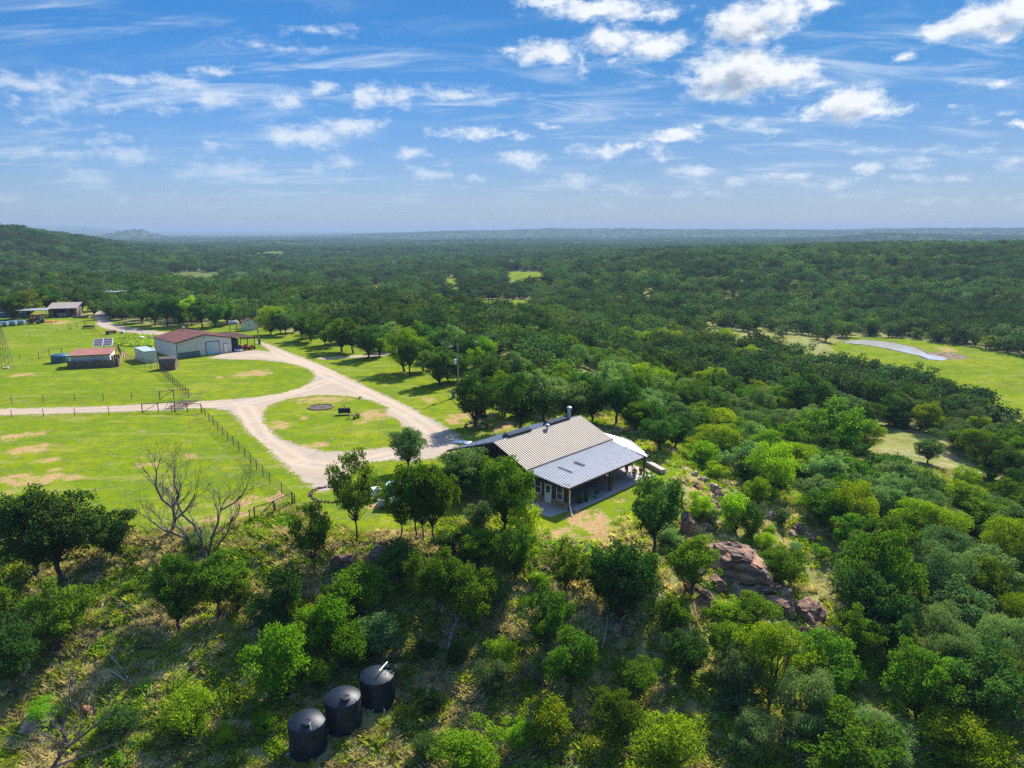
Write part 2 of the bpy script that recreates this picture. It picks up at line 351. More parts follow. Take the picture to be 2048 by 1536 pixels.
def terr(x, y):
    x = np.asarray(x, float); y = np.asarray(y, float)
    d = np.maximum(poly_sd(x, y, PLAT), 0)
    L = 23 + 10 * sst(y, 58, 85) + 30 * sst(y, 120, 260)
    z = -12.0 * (1 - np.exp(-(d * d / (d + 1.5)) / L))
    out = sst(d, 0.5, 10)
    z = z + out * (wav(x, y, 9, 6, 3) * 0.35 + wav(x, y, 30, 6, 11) * 0.8) * (1 - 0.8 * sst(y, 150, 300) * (1 - sst(y, 500, 900)))
    rr = np.hypot(x, y)
    az = np.arctan2(x, np.maximum(y, 1))
    # wooded hill beyond the pond, rising to the right
    z = z + sst(y, 285 , 640) * np.interp(az, [-0.15, -0.02, 0.08, 0.2, 0.45, 0.9], [0, 2, 7, 13, 20, 27]) * (1 - 0.75 * sst(rr, 900, 1500))
    # hill on the left
    z = z + sst(rr, 480, 980) * np.interp(az, [-1.2, -0.66, -0.60, -0.54, -0.48, -0.40, -0.28], [42, 42, 40, 27, 14, 6, 0]) * (1 - 0.9 * sst(rr, 1200, 2200))
    # rolling country
    z = z + sst(rr, 700, 2200) * (wav(x, y, 900, 6, 5) * 9 + 3) + sst(rr, 450, 1000) * wav(x, y, 300, 6, 20) * 4.0
    # small butte, mesa and far ridges
    z = z + 36 * np.exp(-(((x + 2080) / 75) ** 2 + ((y - 4000) / 200) ** 2)) + 13 * np.exp(-(((x + 2080) / 260) ** 2 + ((y - 4000) / 400) ** 2))
    mesa = sst(az, -0.66, -0.62) * (1 - sst(az, -0.535, -0.46))
    z = z + mesa * sst(rr, 8200, 9500) * 74
    z = z + sst(rr, 9500, 11500) * np.interp(az, [-0.7, -0.5, -0.3, -0.18, -0.1], [45, 45, 42, 18, 0])
    z = z + sst(rr, 3800, 5200) * np.interp(az, [-0.3, -0.12, 0.02, 0.15, 0.4, 0.55, 0.7], [0, 34, 52, 54, 44, 56, 58]) * (1 + 0.10 * wav(x, y, 2500, 5, 9))
    z = z + sst(rr, 2300, 2900) * np.interp(az, [0.1, 0.35, 0.5, 0.7], [0, 8, 18, 16]) * (1 - sst(rr, 3100, 3700))
    # pond basin
    return z
def cam_ray(px, py):
    x = (px - 1024) / FPX; u = (768 - py) / FPX; p = R(PITCH)
    return np.array([x, math.cos(p) + u * math.sin(p), -math.sin(p) + u * math.cos(p)])
def pix(px, py):
    """ground point seen at a place in the photograph"""
    d = cam_ray(px, py); t = np.concatenate([np.arange(25, 400, 0.4), np.arange(400, 15000, 8)])
    h = CAM_H + d[2] * t - terr(d[0] * t, d[1] * t)
    i = np.argmax(h < 0)
    if h[i] >= 0: i = len(t) - 1
    a, b = t[max(i - 1, 0)], t[i]
    for _ in range(18):
        m = (a + b) / 2
        if CAM_H + d[2] * m - float(terr(d[0] * m, d[1] * m)) < 0: b = m
        else: a = m
    m = (a + b) / 2
    return (float(d[0] * m), float(d[1] * m), float(terr(d[0] * m, d[1] * m)))
def proj(x, y, z):
    p = R(PITCH); d = y * math.cos(p) - (z - CAM_H) * math.sin(p); u = y * math.sin(p) + (z - CAM_H) * math.cos(p)
    return 1024 + FPX * x / d, 768 - FPX * u / d, d
def pell(cx, cyy, a, b):
    """world ellipse (centre, radial half length, lateral half length, azimuth) from a patch seen in the photograph"""
    x, y, z = pix(cx, cyy); _, _, d = proj(x, y, z); dep = math.atan2(CAM_H - z, math.hypot(x, y))
    return (x, y, a * d / FPX, b * d / FPX / max(math.sin(dep), 0.02), math.atan2(x, y))
def ell_val(X, Y, e):
    x, y, a, b, az = e; dx = X - x; dy = Y - y
    u = dx * math.cos(az) - dy * math.sin(az); v = dx * math.sin(az) + dy * math.cos(az)
    return np.sqrt((u / a) ** 2 + (v / b) ** 2)
def ppoly(pts): return np.array([pix(*p)[:2] for p in pts])
# mown and grazed grass on the plateau
LAWN = ppoly([(-300,1070),(0,1055),(250,1075),(420,1062),(500,1040),(600,1010),(640,1045),(720,1075),(800,1075),(900,1050),(1010,1030),(1110,1095),(1200,1085),(1280,1040),(1340,975),(1385,945),(1310,925),(1290,912),(1180,850),(1080,840),(1000,815),(985,770),(940,735),(860,700),(790,690),(700,672),(600,668),(520,655),(440,648),(330,655),(250,645),(200,636),(150,630),(60,628),(-100,630),(-500,700)])
CLEAR = [ppoly(p) for p in (
 [(1660,690),(1700,674),(1800,676),(1900,690),(2048,712),(2200,745),(2200,905),(2048,808),(1990,782),(1900,752),(1820,718),(1740,714),(1680,708)],
 [(1395,655),(1480,658),(1580,668),(1660,676),(1690,700),(1660,735),(1640,720),(1560,690),(1480,690),(1420,685)],
 [(1740,870),(1790,860),(1880,880),(1960,960),(1990,1000),(1960,1035),(1900,1030),(1850,990),(1790,950)],
 [(1000,548),(1030,543),(1090,544),(1085,552),(1040,556)],
 [(850,598),(900,600),(990,600),(1060,600),(1080,612),(1020,612),(930,606),(860,606)],
 [(870,560),(910,557),(930,562),(900,566)],
 [(325,550),(380,544),(445,546),(440,556),(360,557)],
 [(505,505.5),(560,504),(566,506),(512,507.5)],
 [(735,575),(760,572),(765,580),(745,584)],
 [(1290,592),(1300,585),(1306,587),(1298,596)],
 [(1740,548),(1790,540),(1780,552),(1745,556)],
 [(0,538),(35,542),(30,548),(0,546)],
 [(1010,515),(1100,513),(1105,517),(1020,519)],
 [(60,600),(140,598),(190,600),(270,606),(270,625),(140,625),(60,628)],
 [(940,521),(1010,518),(1020,521),(950,525)],
 [(1150,566),(1190,559),(1204,562),(1170,568)],
 [(1440,612),(1475,596),(1484,598),(1452,616)],
 [(1560,584),(1600,572),(1612,575),(1580,588)],
 [(640,600),(690,590),(705,594),(660,604)],
 [(260,530),(310,526),(320,529),(270,534)],
 [(1335,648),(1375,650),(1410,668),(1350,662)],
)]
DIRT = [pell(*e) for e in ((1400,980,50,16),(1440,1010,40,14),(1410,1120,40,30),(1470,1180,60,20),(1560,1050,50,20),(1600,1075,50,18),(1560,1205,60,20),(1640,1240,50,40),(1660,1310,40,30),(1700,1200,40,30),(1400,1200,40,20),(1180,1040,70,28),(1230,1075,60,20),(1130,1070,40,18),(60,900,50,12),(80,960,60,12),(300,930,30,6),(500,1000,50,12),(640,800,60,8),(560,850,25,12),(950,700,30,6),(860,800,20,8),(40,872,55,8),(90,922,30,6),(30,955,45,10),(110,940,25,6),(150,955,30,5),(380,913,14,7),(20,985,30,6),(45,750,28,5),(510,746,45,8),(485,752,25,5),
 (745,830,42,14),(720,845,20,8),(625,891,42,8),(600,905,30,5),(640,797,14,3),(700,798,14,3),(608,836,10,5),(950,835,45,22),(905,840,20,12),(1000,850,40,14),(880,880,25,14),(660,960,40,14),(690,940,30,10),(240,712,22,10),(225,725,18,8),(300,705,22,4),
 (1150,1045,26,10),(1200,1030,30,10),(1240,1005,20,8),(1120,1080,25,8),(1180,1075,20,7),(980,1040,60,16),(900,1062,70,12),(760,1068,60,10),(760,1010,40,10),(860,1000,60,25),(960,1000,50,20),(440,755,12,2),(115,645,30,5),
 (425,1040,30,6),(480,1030,40,6),(80,1062,60,8),(230,1070,50,5),(352,980,14,6),(1895,700,25,6),(400,930,8,4),(330,960,20,5),(560,990,10,10),(550,1000,20,10))]
POND = ppoly([(1688,684),(1700,681),(1730,680),(1770,683),(1800,689),(1826,696),(1842,703),(1852,709),(1880,713),(1892,717),(1880,722),(1855,718),(1838,712),(1810,706),(1780,698),(1735,690),(1700,687)])
MUD = pell(1893, 713, 46, 9); MUD2 = pell(1890,720,60,12)
_pc = np.array([pix(1760, 690)]); POND_Z = float(_pc[0][2])
def in_clear(x, y):
    m = np.zeros(np.shape(x), bool)
    for P in CLEAR: m |= poly_sd(x, y, P) < 0
    return m
def build_ground():
    NA, NR = 560, 620
    th = np.linspace(R(-64), R(64), NA + 1); r = [18.0]
    while len(r) < 90000 and r[-1] < 16500: r.append(r[-1] * 1.0075 + 0.12)
    r = np.array(r); T, RR = np.meshgrid(th, r)
    x = RR * np.sin(T); y = RR * np.cos(T) - 12
    z = terr(x, y)
    # the water lies in a shallow basin
    ps = poly_sd(x.ravel(), y.ravel(), POND).reshape(x.shape)
    z = np.where(ps < 12, POND_Z + (z - POND_Z) * sst(ps, 0, 12) * 0.6 - 0.5 * (1 - sst(ps, -0.8, 1.0)) + 0.0, z)
    zone = np.zeros((x.size, 4), np.float32); zone[:, 3] = 1
    fx, fy = x.ravel(), y.ravel()
    w = wav(fx, fy, 5, 6, 2) * 0.8 + wav(fx, fy, 14, 6, 8) * 1.2
    sdl = poly_sd(fx, fy, LAWN)
    lawn = 1 - sst(sdl + w, -1.5, 1.5)
    for i, P in enumerate(CLEAR):
        s = poly_sd(fx, fy, P); s = np.minimum(s, poly_sd(fx * 1.09, fy * 1.09, P)) if i in (0,3,4,5,6,7) else s
        lawn = np.maximum(lawn, (1 - sst(s + w * (0.5 if i < 3 else 1), -2, 3)) * (0.25 if i in (1, 2, 6, 9) or i > 14 else 1.0 if i in (0,3,4,5) else .6))
    dirt = np.zeros(fx.size)
    for e in DIRT:
        dirt = np.maximum(dirt, 1 - sst(ell_val(fx, fy, e) + wav(fx, fy, 2.6, 6, 15) * 0.28 + wav(fx, fy, 6, 6, 1) * 0.2, 0.35, 1.25))
    mud = np.maximum(1 - sst(ell_val(fx, fy, MUD) + wav(fx, fy, 7, 6, 15) * 0.3, 0.5, 1.1), 1 - sst(ps.ravel() + w, 0.5, 2.0)) * (fx > 60)
    zone[:, 0] = lawn; zone[:, 1] = dirt; zone[:, 2] = mud
    nr, na = x.shape
    idx = np.arange(nr * na).reshape(nr, na)
    f = np.stack([idx[:-1, :-1], idx[:-1, 1:], idx[1:, 1:], idx[1:, :-1]], -1).reshape(-1, 4)[:, ::-1]
    return np_mesh('ground', np.stack([fx, fy, z.ravel()], 1), f, zone)
def np_mesh(name, v, f, col=None, attr='zone', mats=(), mi=None, smooth=True, fl=None):
    me = bpy.data.meshes.new(name); k = f.shape[1]
    me.vertices.add(len(v)); me.vertices.foreach_set('co', np.ascontiguousarray(v, dtype=np.float32).ravel())
    me.loops.add(f.size); me.loops.foreach_set('vertex_index', np.ascontiguousarray(f, dtype=np.int32).ravel())
    me.polygons.add(len(f)); me.polygons.foreach_set('loop_start', np.arange(0, f.size, k, dtype=np.int32))
    if smooth: me.polygons.foreach_set('use_smooth', np.ones(len(f), bool))
    for m in mats: me.materials.append(m)
    if mi is not None: me.polygons.foreach_set('material_index', np.ascontiguousarray(mi, dtype=np.int32))
    if col is not None:
        a = me.attributes.new(attr, 'FLOAT_COLOR', 'POINT'); a.data.foreach_set('color', np.ascontiguousarray(col, dtype=np.float32).ravel())
    if fl is not None:
        a = me.attributes.new('lf', 'FLOAT', 'FACE'); a.data.foreach_set('value', np.ascontiguousarray(fl, dtype=np.float32))
    me.update(calc_edges=True); me.validate(); return me
def ground_mat():
    m = bpy.data.materials.new('ground'); m.use_nodes = True; nt = m.node_tree; p = nt.nodes['Principled BSDF']
    p.inputs['Roughness'].default_value = 1.0; p.inputs['Specular IOR Level'].default_value = 0.0
    at = node(nt, 'ShaderNodeAttribute', attribute_name='zone'); s = nt.nodes.new('ShaderNodeSeparateColor'); nt.links.new(at.outputs['Color'], s.inputs[0])
    g = nt.nodes.new('ShaderNodeNewGeometry'); P = g.outputs['Position']
    n1 = noise_n(nt, P, 0.06, 5, 0.6); n2 = noise_n(nt, P, 0.55, 6, 0.65); n3 = noise_n(nt, P, 3.0, 4, 0.6)
    ps = vec_n(nt, 'MULTIPLY', P, (0.16, 0.9, 1)); n4 = noise_n(nt, ps, 0.5, 6, 0.65, 0.6)
    lawn = mix_n(nt, smooth_n(nt, n1, 0.35, 0.68), (0.138, 0.200, 0.004), (0.225, 0.245, 0.008))
    lawn = mix_n(nt, smooth_n(nt, n2, 0.44, 0.60, 0, 0.75), lawn, (0.065, 0.135, 0.012))
    lawn = mix_n(nt, smooth_n(nt, n4, 0.53, 0.66, 0, 0.75), lawn, (0.27, 0.245, 0.07))
    lawn = mix_n(nt, smooth_n(nt, n3, 0.42, 0.6, 0, 0.6), lawn, (0.085, 0.14, 0.014))
    n5 = noise_n(nt, P, 0.17, 6, 0.7, 0.4)
    lawn = mix_n(nt, smooth_n(nt, n5, 0.50, 0.66, 0, 0.55), lawn, (0.085, 0.140, 0.022))
    lawn = mix_n(nt, smooth_n(nt, n5, 0.46, 0.34, 0, 0.4), lawn, (0.25, 0.245, 0.05))
    wild = mix_n(nt, smooth_n(nt, n2, 0.35, 0.62), (0.30, 0.25, 0.14), (0.13, 0.18, 0.040))
    wild = mix_n(nt, smooth_n(nt, n1, 0.42, 0.62, 0, 0.6), wild, (0.17, 0.18, 0.035))
    wild = mix_n(nt, smooth_n(nt, n3, 0.5, 0.75, 0, 0.6), wild, (0.31, 0.24, 0.14))
    # far country: ground between the farthest trees is covered by brush
    cdn = nt.nodes.new('ShaderNodeVectorMath'); cdn.operation = 'LENGTH'; nt.links.new(P, cdn.inputs[0])
    wild = mix_n(nt, smooth_n(nt, cdn.outputs[1], 350, 900), wild, (0.045, 0.080, 0.022))
    dirtc = mix_n(nt, smooth_n(nt, n2, 0.3, 0.7), (0.46, 0.30, 0.17), (0.36, 0.20, 0.11))
    dirtc = mix_n(nt, smooth_n(nt, n3, 0.5, 0.62), dirtc, (0.20, 0.19, 0.07))
    nz = math_n(nt, 'MULTIPLY_ADD', n3, 0.9, math_n(nt, 'MULTIPLY', n2, 0.9))
    lw = smooth_n(nt, math_n(nt, 'ADD', s.outputs[0], math_n(nt, 'MULTIPLY_ADD', nz, 0.5, -0.45)), 0.38, 0.62)
    c = mix_n(nt, lw, wild, lawn)
    dw = smooth_n(nt, math_n(nt, 'ADD', math_n(nt, 'MULTIPLY', s.outputs[1], 0.75), math_n(nt, 'MULTIPLY_ADD', nz, 3.6, -3.28)), 0.38, 0.62)
    c = mix_n(nt, dw, c, dirtc)
    mw = smooth_n(nt, math_n(nt, 'ADD', s.outputs[2], math_n(nt, 'MULTIPLY_ADD', n2, 0.9, -0.45)), 0.40, 0.65)
    c = mix_n(nt, mw, c, mix_n(nt, smooth_n(nt, n2, 0.4, 0.6), (0.13, 0.085, 0.055), (0.24, 0.20, 0.17)))
    nt.links.new(c, p.inputs['Base Color'])
    b = nt.nodes.new('ShaderNodeBump'); b.inputs['Strength'].default_value = 0.6; b.inputs['Distance'].default_value = 0.15
    nt.links.new(noise_n(nt, P, 1.6, 6, 0.7), b.inputs['Height']); nt.links.new(b.outputs[0], p.inputs['Normal'])
    return m
gm = build_ground(); gm.materials.append(ground_mat())
tag(link(bpy.data.objects.new('ground', gm)), kind='structure')

# roads: gravel sheets a little above the ground, worn away unevenly at the edge -------------
def gravel_mat(name, c1, c2, c3):
    m = bpy.data.materials.new(name); m.use_nodes = True; nt = m.node_tree; p = nt.nodes['Principled BSDF']
    p.inputs['Roughness'].default_value = 0.95; p.inputs['Specular IOR Level'].default_value = 0.1
    g = nt.nodes.new('ShaderNodeNewGeometry'); P = g.outputs['Position']
    n1 = noise_n(nt, P, 0.12, 5, 0.6); n2 = noise_n(nt, P, 1.1, 6, 0.7); n3 = noise_n(nt, P, 6, 4, 0.6)
    c = mix_n(nt, smooth_n(nt, n1, 0.35, 0.65), c1, c2); c = mix_n(nt, smooth_n(nt, n2, 0.42, 0.7, 0, .6), c, c3)
    c = mix_n(nt, smooth_n(nt, noise_n(nt, P, 0.35, 6, 0.7, 0.8), 0.5, 0.66, 0, .6), c, (0.25, 0.215, 0.19))
    c = mix_n(nt, smooth_n(nt, n3, 0.5, 0.7, 0, 0.35), c, (0.22, 0.18, 0.14))
    at = node(nt, 'ShaderNodeAttribute', attribute_name='zone'); s = nt.nodes.new('ShaderNodeSeparateColor'); nt.links.new(at.outputs['Color'], s.inputs[0])
    c = mix_n(nt, s.outputs[1], c, (0.47, 0.37, 0.28))
    # a few weeds
    c = mix_n(nt, math_n(nt, 'MULTIPLY', smooth_n(nt, n2, 0.60, 0.66), smooth_n(nt, s.outputs[0], 0.5, 0.05)), c, (0.14, 0.18, 0.03))
    nt.links.new(c, p.inputs['Base Color'])
    e = math_n(nt, 'ADD', s.outputs[0], math_n(nt, 'MULTIPLY_ADD', math_n(nt, 'ADD', n2, math_n(nt, 'MULTIPLY', n3, 0.7)), 2.2, -1.87))
    al = smooth_n(nt, e, 0.10, 0.22)
    nt.links.new(al, p.inputs['Alpha'])
    b = nt.nodes.new('ShaderNodeBump'); b.inputs['Strength'].default_value = 0.3; b.inputs['Distance'].default_value = 0.05
    nt.links.new(n3, b.inputs['Height']); nt.links.new(b.outputs[0], p.inputs['Normal'])
    return m
GRAV = gravel_mat('gravel', (0.36, 0.280, 0.205), (0.30, 0.262, 0.235), (0.42, 0.31, 0.215))
def sheet(name, polys, holes, m, lift=0.004, step=0.45, feather=1.3, tracks=(), kind='structure'):
    allp = np.concatenate(polys); x0, y0 = allp.min(0) - 2; x1, y1 = allp.max(0) + 2
    nx = int((x1 - x0) / step); ny = int((y1 - y0) / step)
    xs = np.linspace(x0, x1, nx); ys = np.linspace(y0, y1, ny); X2, Y2 = np.meshgrid(xs, ys)
    s = np.full(X2.shape, 1e9)
    for P in polys: s = np.minimum(s, poly_sd(X2, Y2, P))
    for P in holes: s = np.maximum(s, -poly_sd(X2, Y2, P))
    e = np.clip(-s / feather, 0, 1)
    keep = s < 0
    idx = np.arange(X2.size).reshape(X2.shape)
    f = np.stack([idx[:-1, :-1], idx[:-1, 1:], idx[1:, 1:], idx[1:, :-1]], -1).reshape(-1, 4)
    kk = keep.ravel()[f].any(1); f = f[kk]
    used = np.unique(f); remap = np.full(X2.size, -1); remap[used] = np.arange(len(used)); f = remap[f]
    vx, vy, ve = X2.ravel()[used], Y2.ravel()[used], e.ravel()[used]
    z = terr(vx, vy) + lift
    tr = np.zeros(len(vx))
    for line, wd in tracks:
        for i in range(len(line) - 1):
            (ax, ay), (bx, by) = line[i][:2], line[i + 1][:2]
            t = np.clip(((vx - ax) * (bx - ax) + (vy - ay) * (by - ay)) / ((bx - ax) ** 2 + (by - ay) ** 2 + 1e-9), 0, 1)
            dd = np.hypot(vx - ax - t * (bx - ax), vy - ay - t * (by - ay))
            tr = np.maximum(tr, np.exp(-((dd - wd) / 0.45) ** 2))
    zone = np.stack([ve, tr * 0.6, np.zeros_like(ve), np.ones_like(ve)], 1)
    me = np_mesh(name, np.stack([vx, vy, z], 1), f, zone, mats=[m])
    return tag(link(bpy.data.objects.new(name, me)), kind=kind)
DRIVE = ppoly([(-40,820),(0,817),(200,812),(330,806),(420,801),(500,795),(560,787),(600,775),(622,763),(629,752),(622,742),(600,732),(560,724),(520,720),(470,719),(415,717),(440,708),(470,703),(515,700),(540,703),(522,690),(508,682),(530,685),(560,697),(600,712),(660,737),(700,756),(760,785),(810,808),(850,830),(885,848),(915,866),(925,880),(905,905),(875,915),(830,925),(790,920),(745,925),(700,945),(690,975),(640,985),(600,960),(560,925),(525,890),(500,870),(485,855),(475,838),(455,822),(420,817),(380,818),(330,821),(200,826),(0,831),(-40,833)])
ISLAND = ppoly([(527,828),(540,810),(580,797),(640,790),(700,793),(745,802),(775,815),(770,830),(795,840),(800,850),(820,862),(840,880),(800,893),(745,897),(700,901),(650,903),(600,890),(565,878),(545,862),(530,845)])
tk = [[pix(*p)[:2] for p in L] for L in ([(0,824),(330,814),(480,808),(600,782),(660,760)],[(545,700),(640,745),(720,780),(820,830),(870,865)],[(490,815),(505,840),(530,880),(600,925),(680,935),(780,910)],[(430,712),(520,710),(600,722),(660,745)])]
sheet('road', [DRIVE], [ISLAND], GRAV, tracks=[(L, w) for L in tk for w in (0.9,)])
sheet('farm_road', [ppoly([(176,620),(188,630),(193,640),(190,648),(204,656),(238,663),(290,669),(345,673),(350,666),(300,661),(262,655),(230,648),(216,640),(220,632),(210,624),(194,617)])], [], GRAV, lift=0.006)
sheet('path', [ppoly([(628,716),(700,711),(745,708),(775,702),(800,700),(795,704),(770,712),(700,716),(650,720)])], [], GRAV, lift=0.008, feather=0.8)
sheet('trail', [ppoly([(1795,935),(1812,945),(1830,962),(1835,975),(1815,975),(1800,955)])], [], GRAV, lift=0.05, feather=0.8)
wm = bpy.data.materials.new('water'); wm.use_nodes = True; _p = wm.node_tree.nodes['Principled BSDF']
_p.inputs['Base Color'].default_value = (0.44, 0.43, 0.42, 1); _p.inputs['Roughness'].default_value = 0.06; _p.inputs['Specular IOR Level'].default_value = 0.9
_b = wm.node_tree.nodes.new('ShaderNodeBump'); _b.inputs['Strength'].default_value = 0.25; _b.inputs['Distance'].default_value = 0.05
_g = wm.node_tree.nodes.new('ShaderNodeNewGeometry')
wm.node_tree.links.new(noise_n(wm.node_tree, _g.outputs['Position'], 1.2, 4), _b.inputs['Height']); wm.node_tree.links.new(_b.outputs[0], _p.inputs['Normal'])
_c = POND.mean(0); PW = _c + (POND - _c) * 1.04
wme = bpy.data.meshes.new('pond'); wme.from_pydata([(p[0], p[1], POND_Z - 0.06) for p in PW], [], [tuple(range(len(PW)))]); wme.materials.append(wm)
tag(link(bpy.data.objects.new('pond', wme)), kind='structure')
# ------------------------------------------------------------------ buildings and things
def pz(px, py, z):
    d = cam_ray(px, py); t = (z - CAM_H) / d[2]; return (float(d[0] * t), float(d[1] * t), z)
def ribbed(mb, a0, a1, b0, b1, pitch=0.33, h=0.055, w=0.08, t=0.07):
    """roof sheet from ridge a0-a1 to eave b0-b1, ribs running from ridge to eave"""
    a0, a1, b0, b1 = map(Vector, (a0, a1, b0, b1)); mb.slab([a0, a1, b1, b0] if (a1 - a0).cross(b1 - a0).z > 0 else [a0, b0, b1, a1], t)
    n = int((a1 - a0).length / pitch); nr = (a1 - a0).cross(b0 - a0).normalized()
    if nr.z < 0: nr = -nr
    e = (a1 - a0).normalized()
    for i in range(n + 1):
        f = (i + 0.5) / (n + 1); p = a0.lerp(a1, f); q = b0.lerp(b1, f)
        d = (q - p).normalized()
        A, B = p + d * 0.01, q - d * 0.01; lo = nr * -0.01; hi = nr * h
        mb.add([A - e * w + lo, A - e * w * .5 + hi, A + e * w * .5 + hi, A + e * w + lo, B - e * w + lo, B - e * w * .5 + hi, B + e * w * .5 + hi, B + e * w + lo],
               [(0, 4, 5, 1), (1, 5, 6, 2), (2, 6, 7, 3), (3, 2, 1, 0), (4, 7, 6, 5), (0, 3, 7, 4)])
    return mb
def window(parent, x0, x1, z0, z1, y, name='window', axis='x', face=-1):
    """window in a wall; axis is the wall's running axis, y the wall's plane, face the outward sign"""
    def bx(m, a, b, c, d, e, f):
        return m.box(a, b, min(c, d), max(c, d), e, f) if axis == 'x' else m.box(min(c, d), max(c, d), a, b, e, f)
    fr = MB(); w = 0.09; o1, o2 = y + face * 0.002, y + face * 0.07
    bx(fr, x0, x1, o1, o2, z1 - w, z1); bx(fr, x0, x1, o1, o2, z0, z0 + w); bx(fr, x0, x0 + w, o1, o2, z0 + w, z1 - w); bx(fr, x1 - w, x1, o1, o2, z0 + w, z1 - w)
    bx(fr, x0 + w, x1 - w, o1, o2 - face * 0.01, (z0 + z1) / 2 - 0.03, (z0 + z1) / 2 + 0.03)
    f = fr.build(name, M['white'], parent)
    g = MB(); bx(g, x0 + w, x1 - w, y + face * 0.004, y + face * 0.025, z0 + w, z1 - w); g.build('pane', M['glass'], f)
    return f
# --- the house -----------------------------------------------------
HO = (-1.92, 72.83); HR = math.atan2(0.737, 0.676)
hs_ = thing('house', 'brown ranch house with ribbed metal roof and covered patio at the hill edge', 'house', (HO[0], HO[1], 0), HR)
def hl(p):
    dx, dy = p[0] - HO[0], p[1] - HO[1]; c, s = math.cos(HR), math.sin(HR)
    return (dx * c + dy * s, -dx * s + dy * c)
m = MB(); ribbed(m, (0, 0, 5.2), (15.2, 0, 5.2), (0, -4.75, 3.2), (15.2, -4.75, 3.2)); main = m.build('roof', M['roof'], hs_, label='tan ribbed metal main roof slope')
m = MB(); ribbed(m, (0, 0.02, 5.2), (15.2, 0.02, 5.2), (0, 7.4, 2.72), (15.2, 7.4, 2.72)); m.build('roof', M['roofp'], hs_, label='long shallow grey roof slope on the drive side')
m = MB(); ribbed(m, (-0.05, -4.55, 3.06), (14.6, -4.55, 3.06), (-0.05, -10.1, 2.5), (14.6, -10.1, 2.5), pitch=0.3); pr = m.build('porch_roof', M['roofp'], hs_)
m = MB()
for a, b in (((3.2, -6.1), (3.6, -7.9)), ((5.7, -6.3), (6.1, -7.6))):
    m.slab([(a[0], a[1], 3.06 - (-a[1] - 4.55) * .101 + .075), (b[0], a[1], 3.06 - (-a[1] - 4.55) * .101 + .075), (b[0], b[1], 3.06 - (-b[1] - 4.55) * .101 + .075), (a[0], b[1], 3.06 - (-b[1] - 4.55) * .101 + .075)], 0.1)
m.build('roof_panel', M['vent'], pr)
Wz = [hl(pz(px, py, 2.75)) for px, py in ((1222, 885), (1208, 869), (1236, 874), (1262, 883), (1288, 902), (1295, 912))]
m = MB(); m.slab([(x, y, 2.9 - 0.05 * i if i > 1 else 2.98) for i, (x, y) in enumerate(Wz)], 0.07)
c0 = Vector((Wz[0][0], Wz[0][1], 2.98))
for i in range(20):
    f = (i + .5) / 20; p = Vector((Wz[0][0], Wz[0][1], 0)).lerp(Vector((Wz[5][0], Wz[5][1], 0)), f)
    # ribs from the patio roof outward
    d = Vector((1, 0.0, 0)); L = 0
    while L < 9 and float(poly_sd(p.x + d.x * (L + .15), p.y + d.y * (L + .15), np.array([w[:2] for w in Wz]))) < 0: L += 0.15
    if L > 0.3:
        zz = 2.99 - 0.22 * f; m.box(p.x + .05, p.x + L, p.y - .03, p.y + .03, zz - .06, zz + .02)
m.build('patio_roof', M['roofw'], hs_, label='bright white metal roof over the far end of the patio')
m = MB(); m.prism([(0.35, -4.7, 0), (0.35, 3.6, 0), (0.35, 3.6, 3.85), (0.35, 0, 5.05), (0.35, -4.7, 3.06)], (14.5, 0, 0))
wl = m.build('wall', M['siding'], hs_)
m = MB()
for i in range(27): yv = -4.6 + i * 0.3; m.box(0.30, 0.349, yv, yv + 0.06, 0.02, min(4.9 - abs(yv) * (0.42 if yv < 0 else 0.335), 4.9))
m.build('siding_rib', M['siding'], wl)
m = MB(); m.box(0.2, 0.349, -0.09, 0.09, 0, 4.95); m.build('corner_trim', M['trim'], wl)
m = MB()
m.slab([(-0.06, -4.8, 3.2), (-0.06, -0.0, 5.21), (0.02, 0.0, 5.21), (0.02, -4.8, 3.2)], 0.22); m.slab([(-0.06, 7.45, 2.72), (0.02, 7.45, 2.72), (0.02, 0, 5.21), (-0.06, 0, 5.21)][::-1], 0.22)
m.box(-0.10, -0.052, -10.12, -4.9, 2.36, 2.56); m.box(-0.1, 14.65, -10.2, -10.11, 2.33, 2.53); m.box(-0.06, 15.2, 7.42, 7.50, 2.52, 2.72)
m.box(15.21, 15.27, -4.8, -4.6, 2.9, 3.25)
m.build('fascia', M['trim'], hs_)
for (x, y, zt) in ((0.62, -9.85, 2.42), (7.5, -9.85, 2.42), (14.2, -9.85, 2.42), (14.2, -7.6, 2.6), (0.3, 7.15, 2.6), (5.2, 7.15, 2.6), (10.1, 7.15, 2.6), (15, 7.15, 2.6)):
    box('post', M['trim'], hs_, x - .09, x + .09, y - .09, y + .09, 0, zt)
m = MB(); m.box(0.1, 14.5, -9.93, -9.77, 2.32, 2.44); m.build('beam', M['trim'], hs_)
m = MB(); m.box(0.55, 0.67, -9.74, -4.72, 0.72, 2.62); ew = m.build('end_wall', M['siding'], hs_)
m = MB(); m.box(0.40, 0.70, -6.66, -4.74, 0, 0.72); m.box(0.40, 0.70, -9.74, -7.6, 0, 0.72); m.build('stone_base', M['stone'], hs_)
window(hs_, -6.22, -5.32, 0.75, 2.25, 0.55, axis='y'); window(hs_, -9.08, -8.2, 0.75, 2.25, 0.55, axis='y')
m = MB(); m.box(0.46, 0.56, -7.58, -6.68, 0.1, 2.15); dr = m.build('door', M['white'], hs_, bevel=0.01)
box('pane', M['glass'], dr, 0.445, 0.458, -7.38, -6.88, 1.2, 1.95)
m = MB(); m.lathe([(.03, 0), (.03, .06)], (0.44, -7.5, 1.05), 8, 'x'); m.build('handle', M['galv'], dr)
box('doorstep', M['conc'], hs_, -0.35, 0.39, -7.7, -6.6, 0, 0.1)
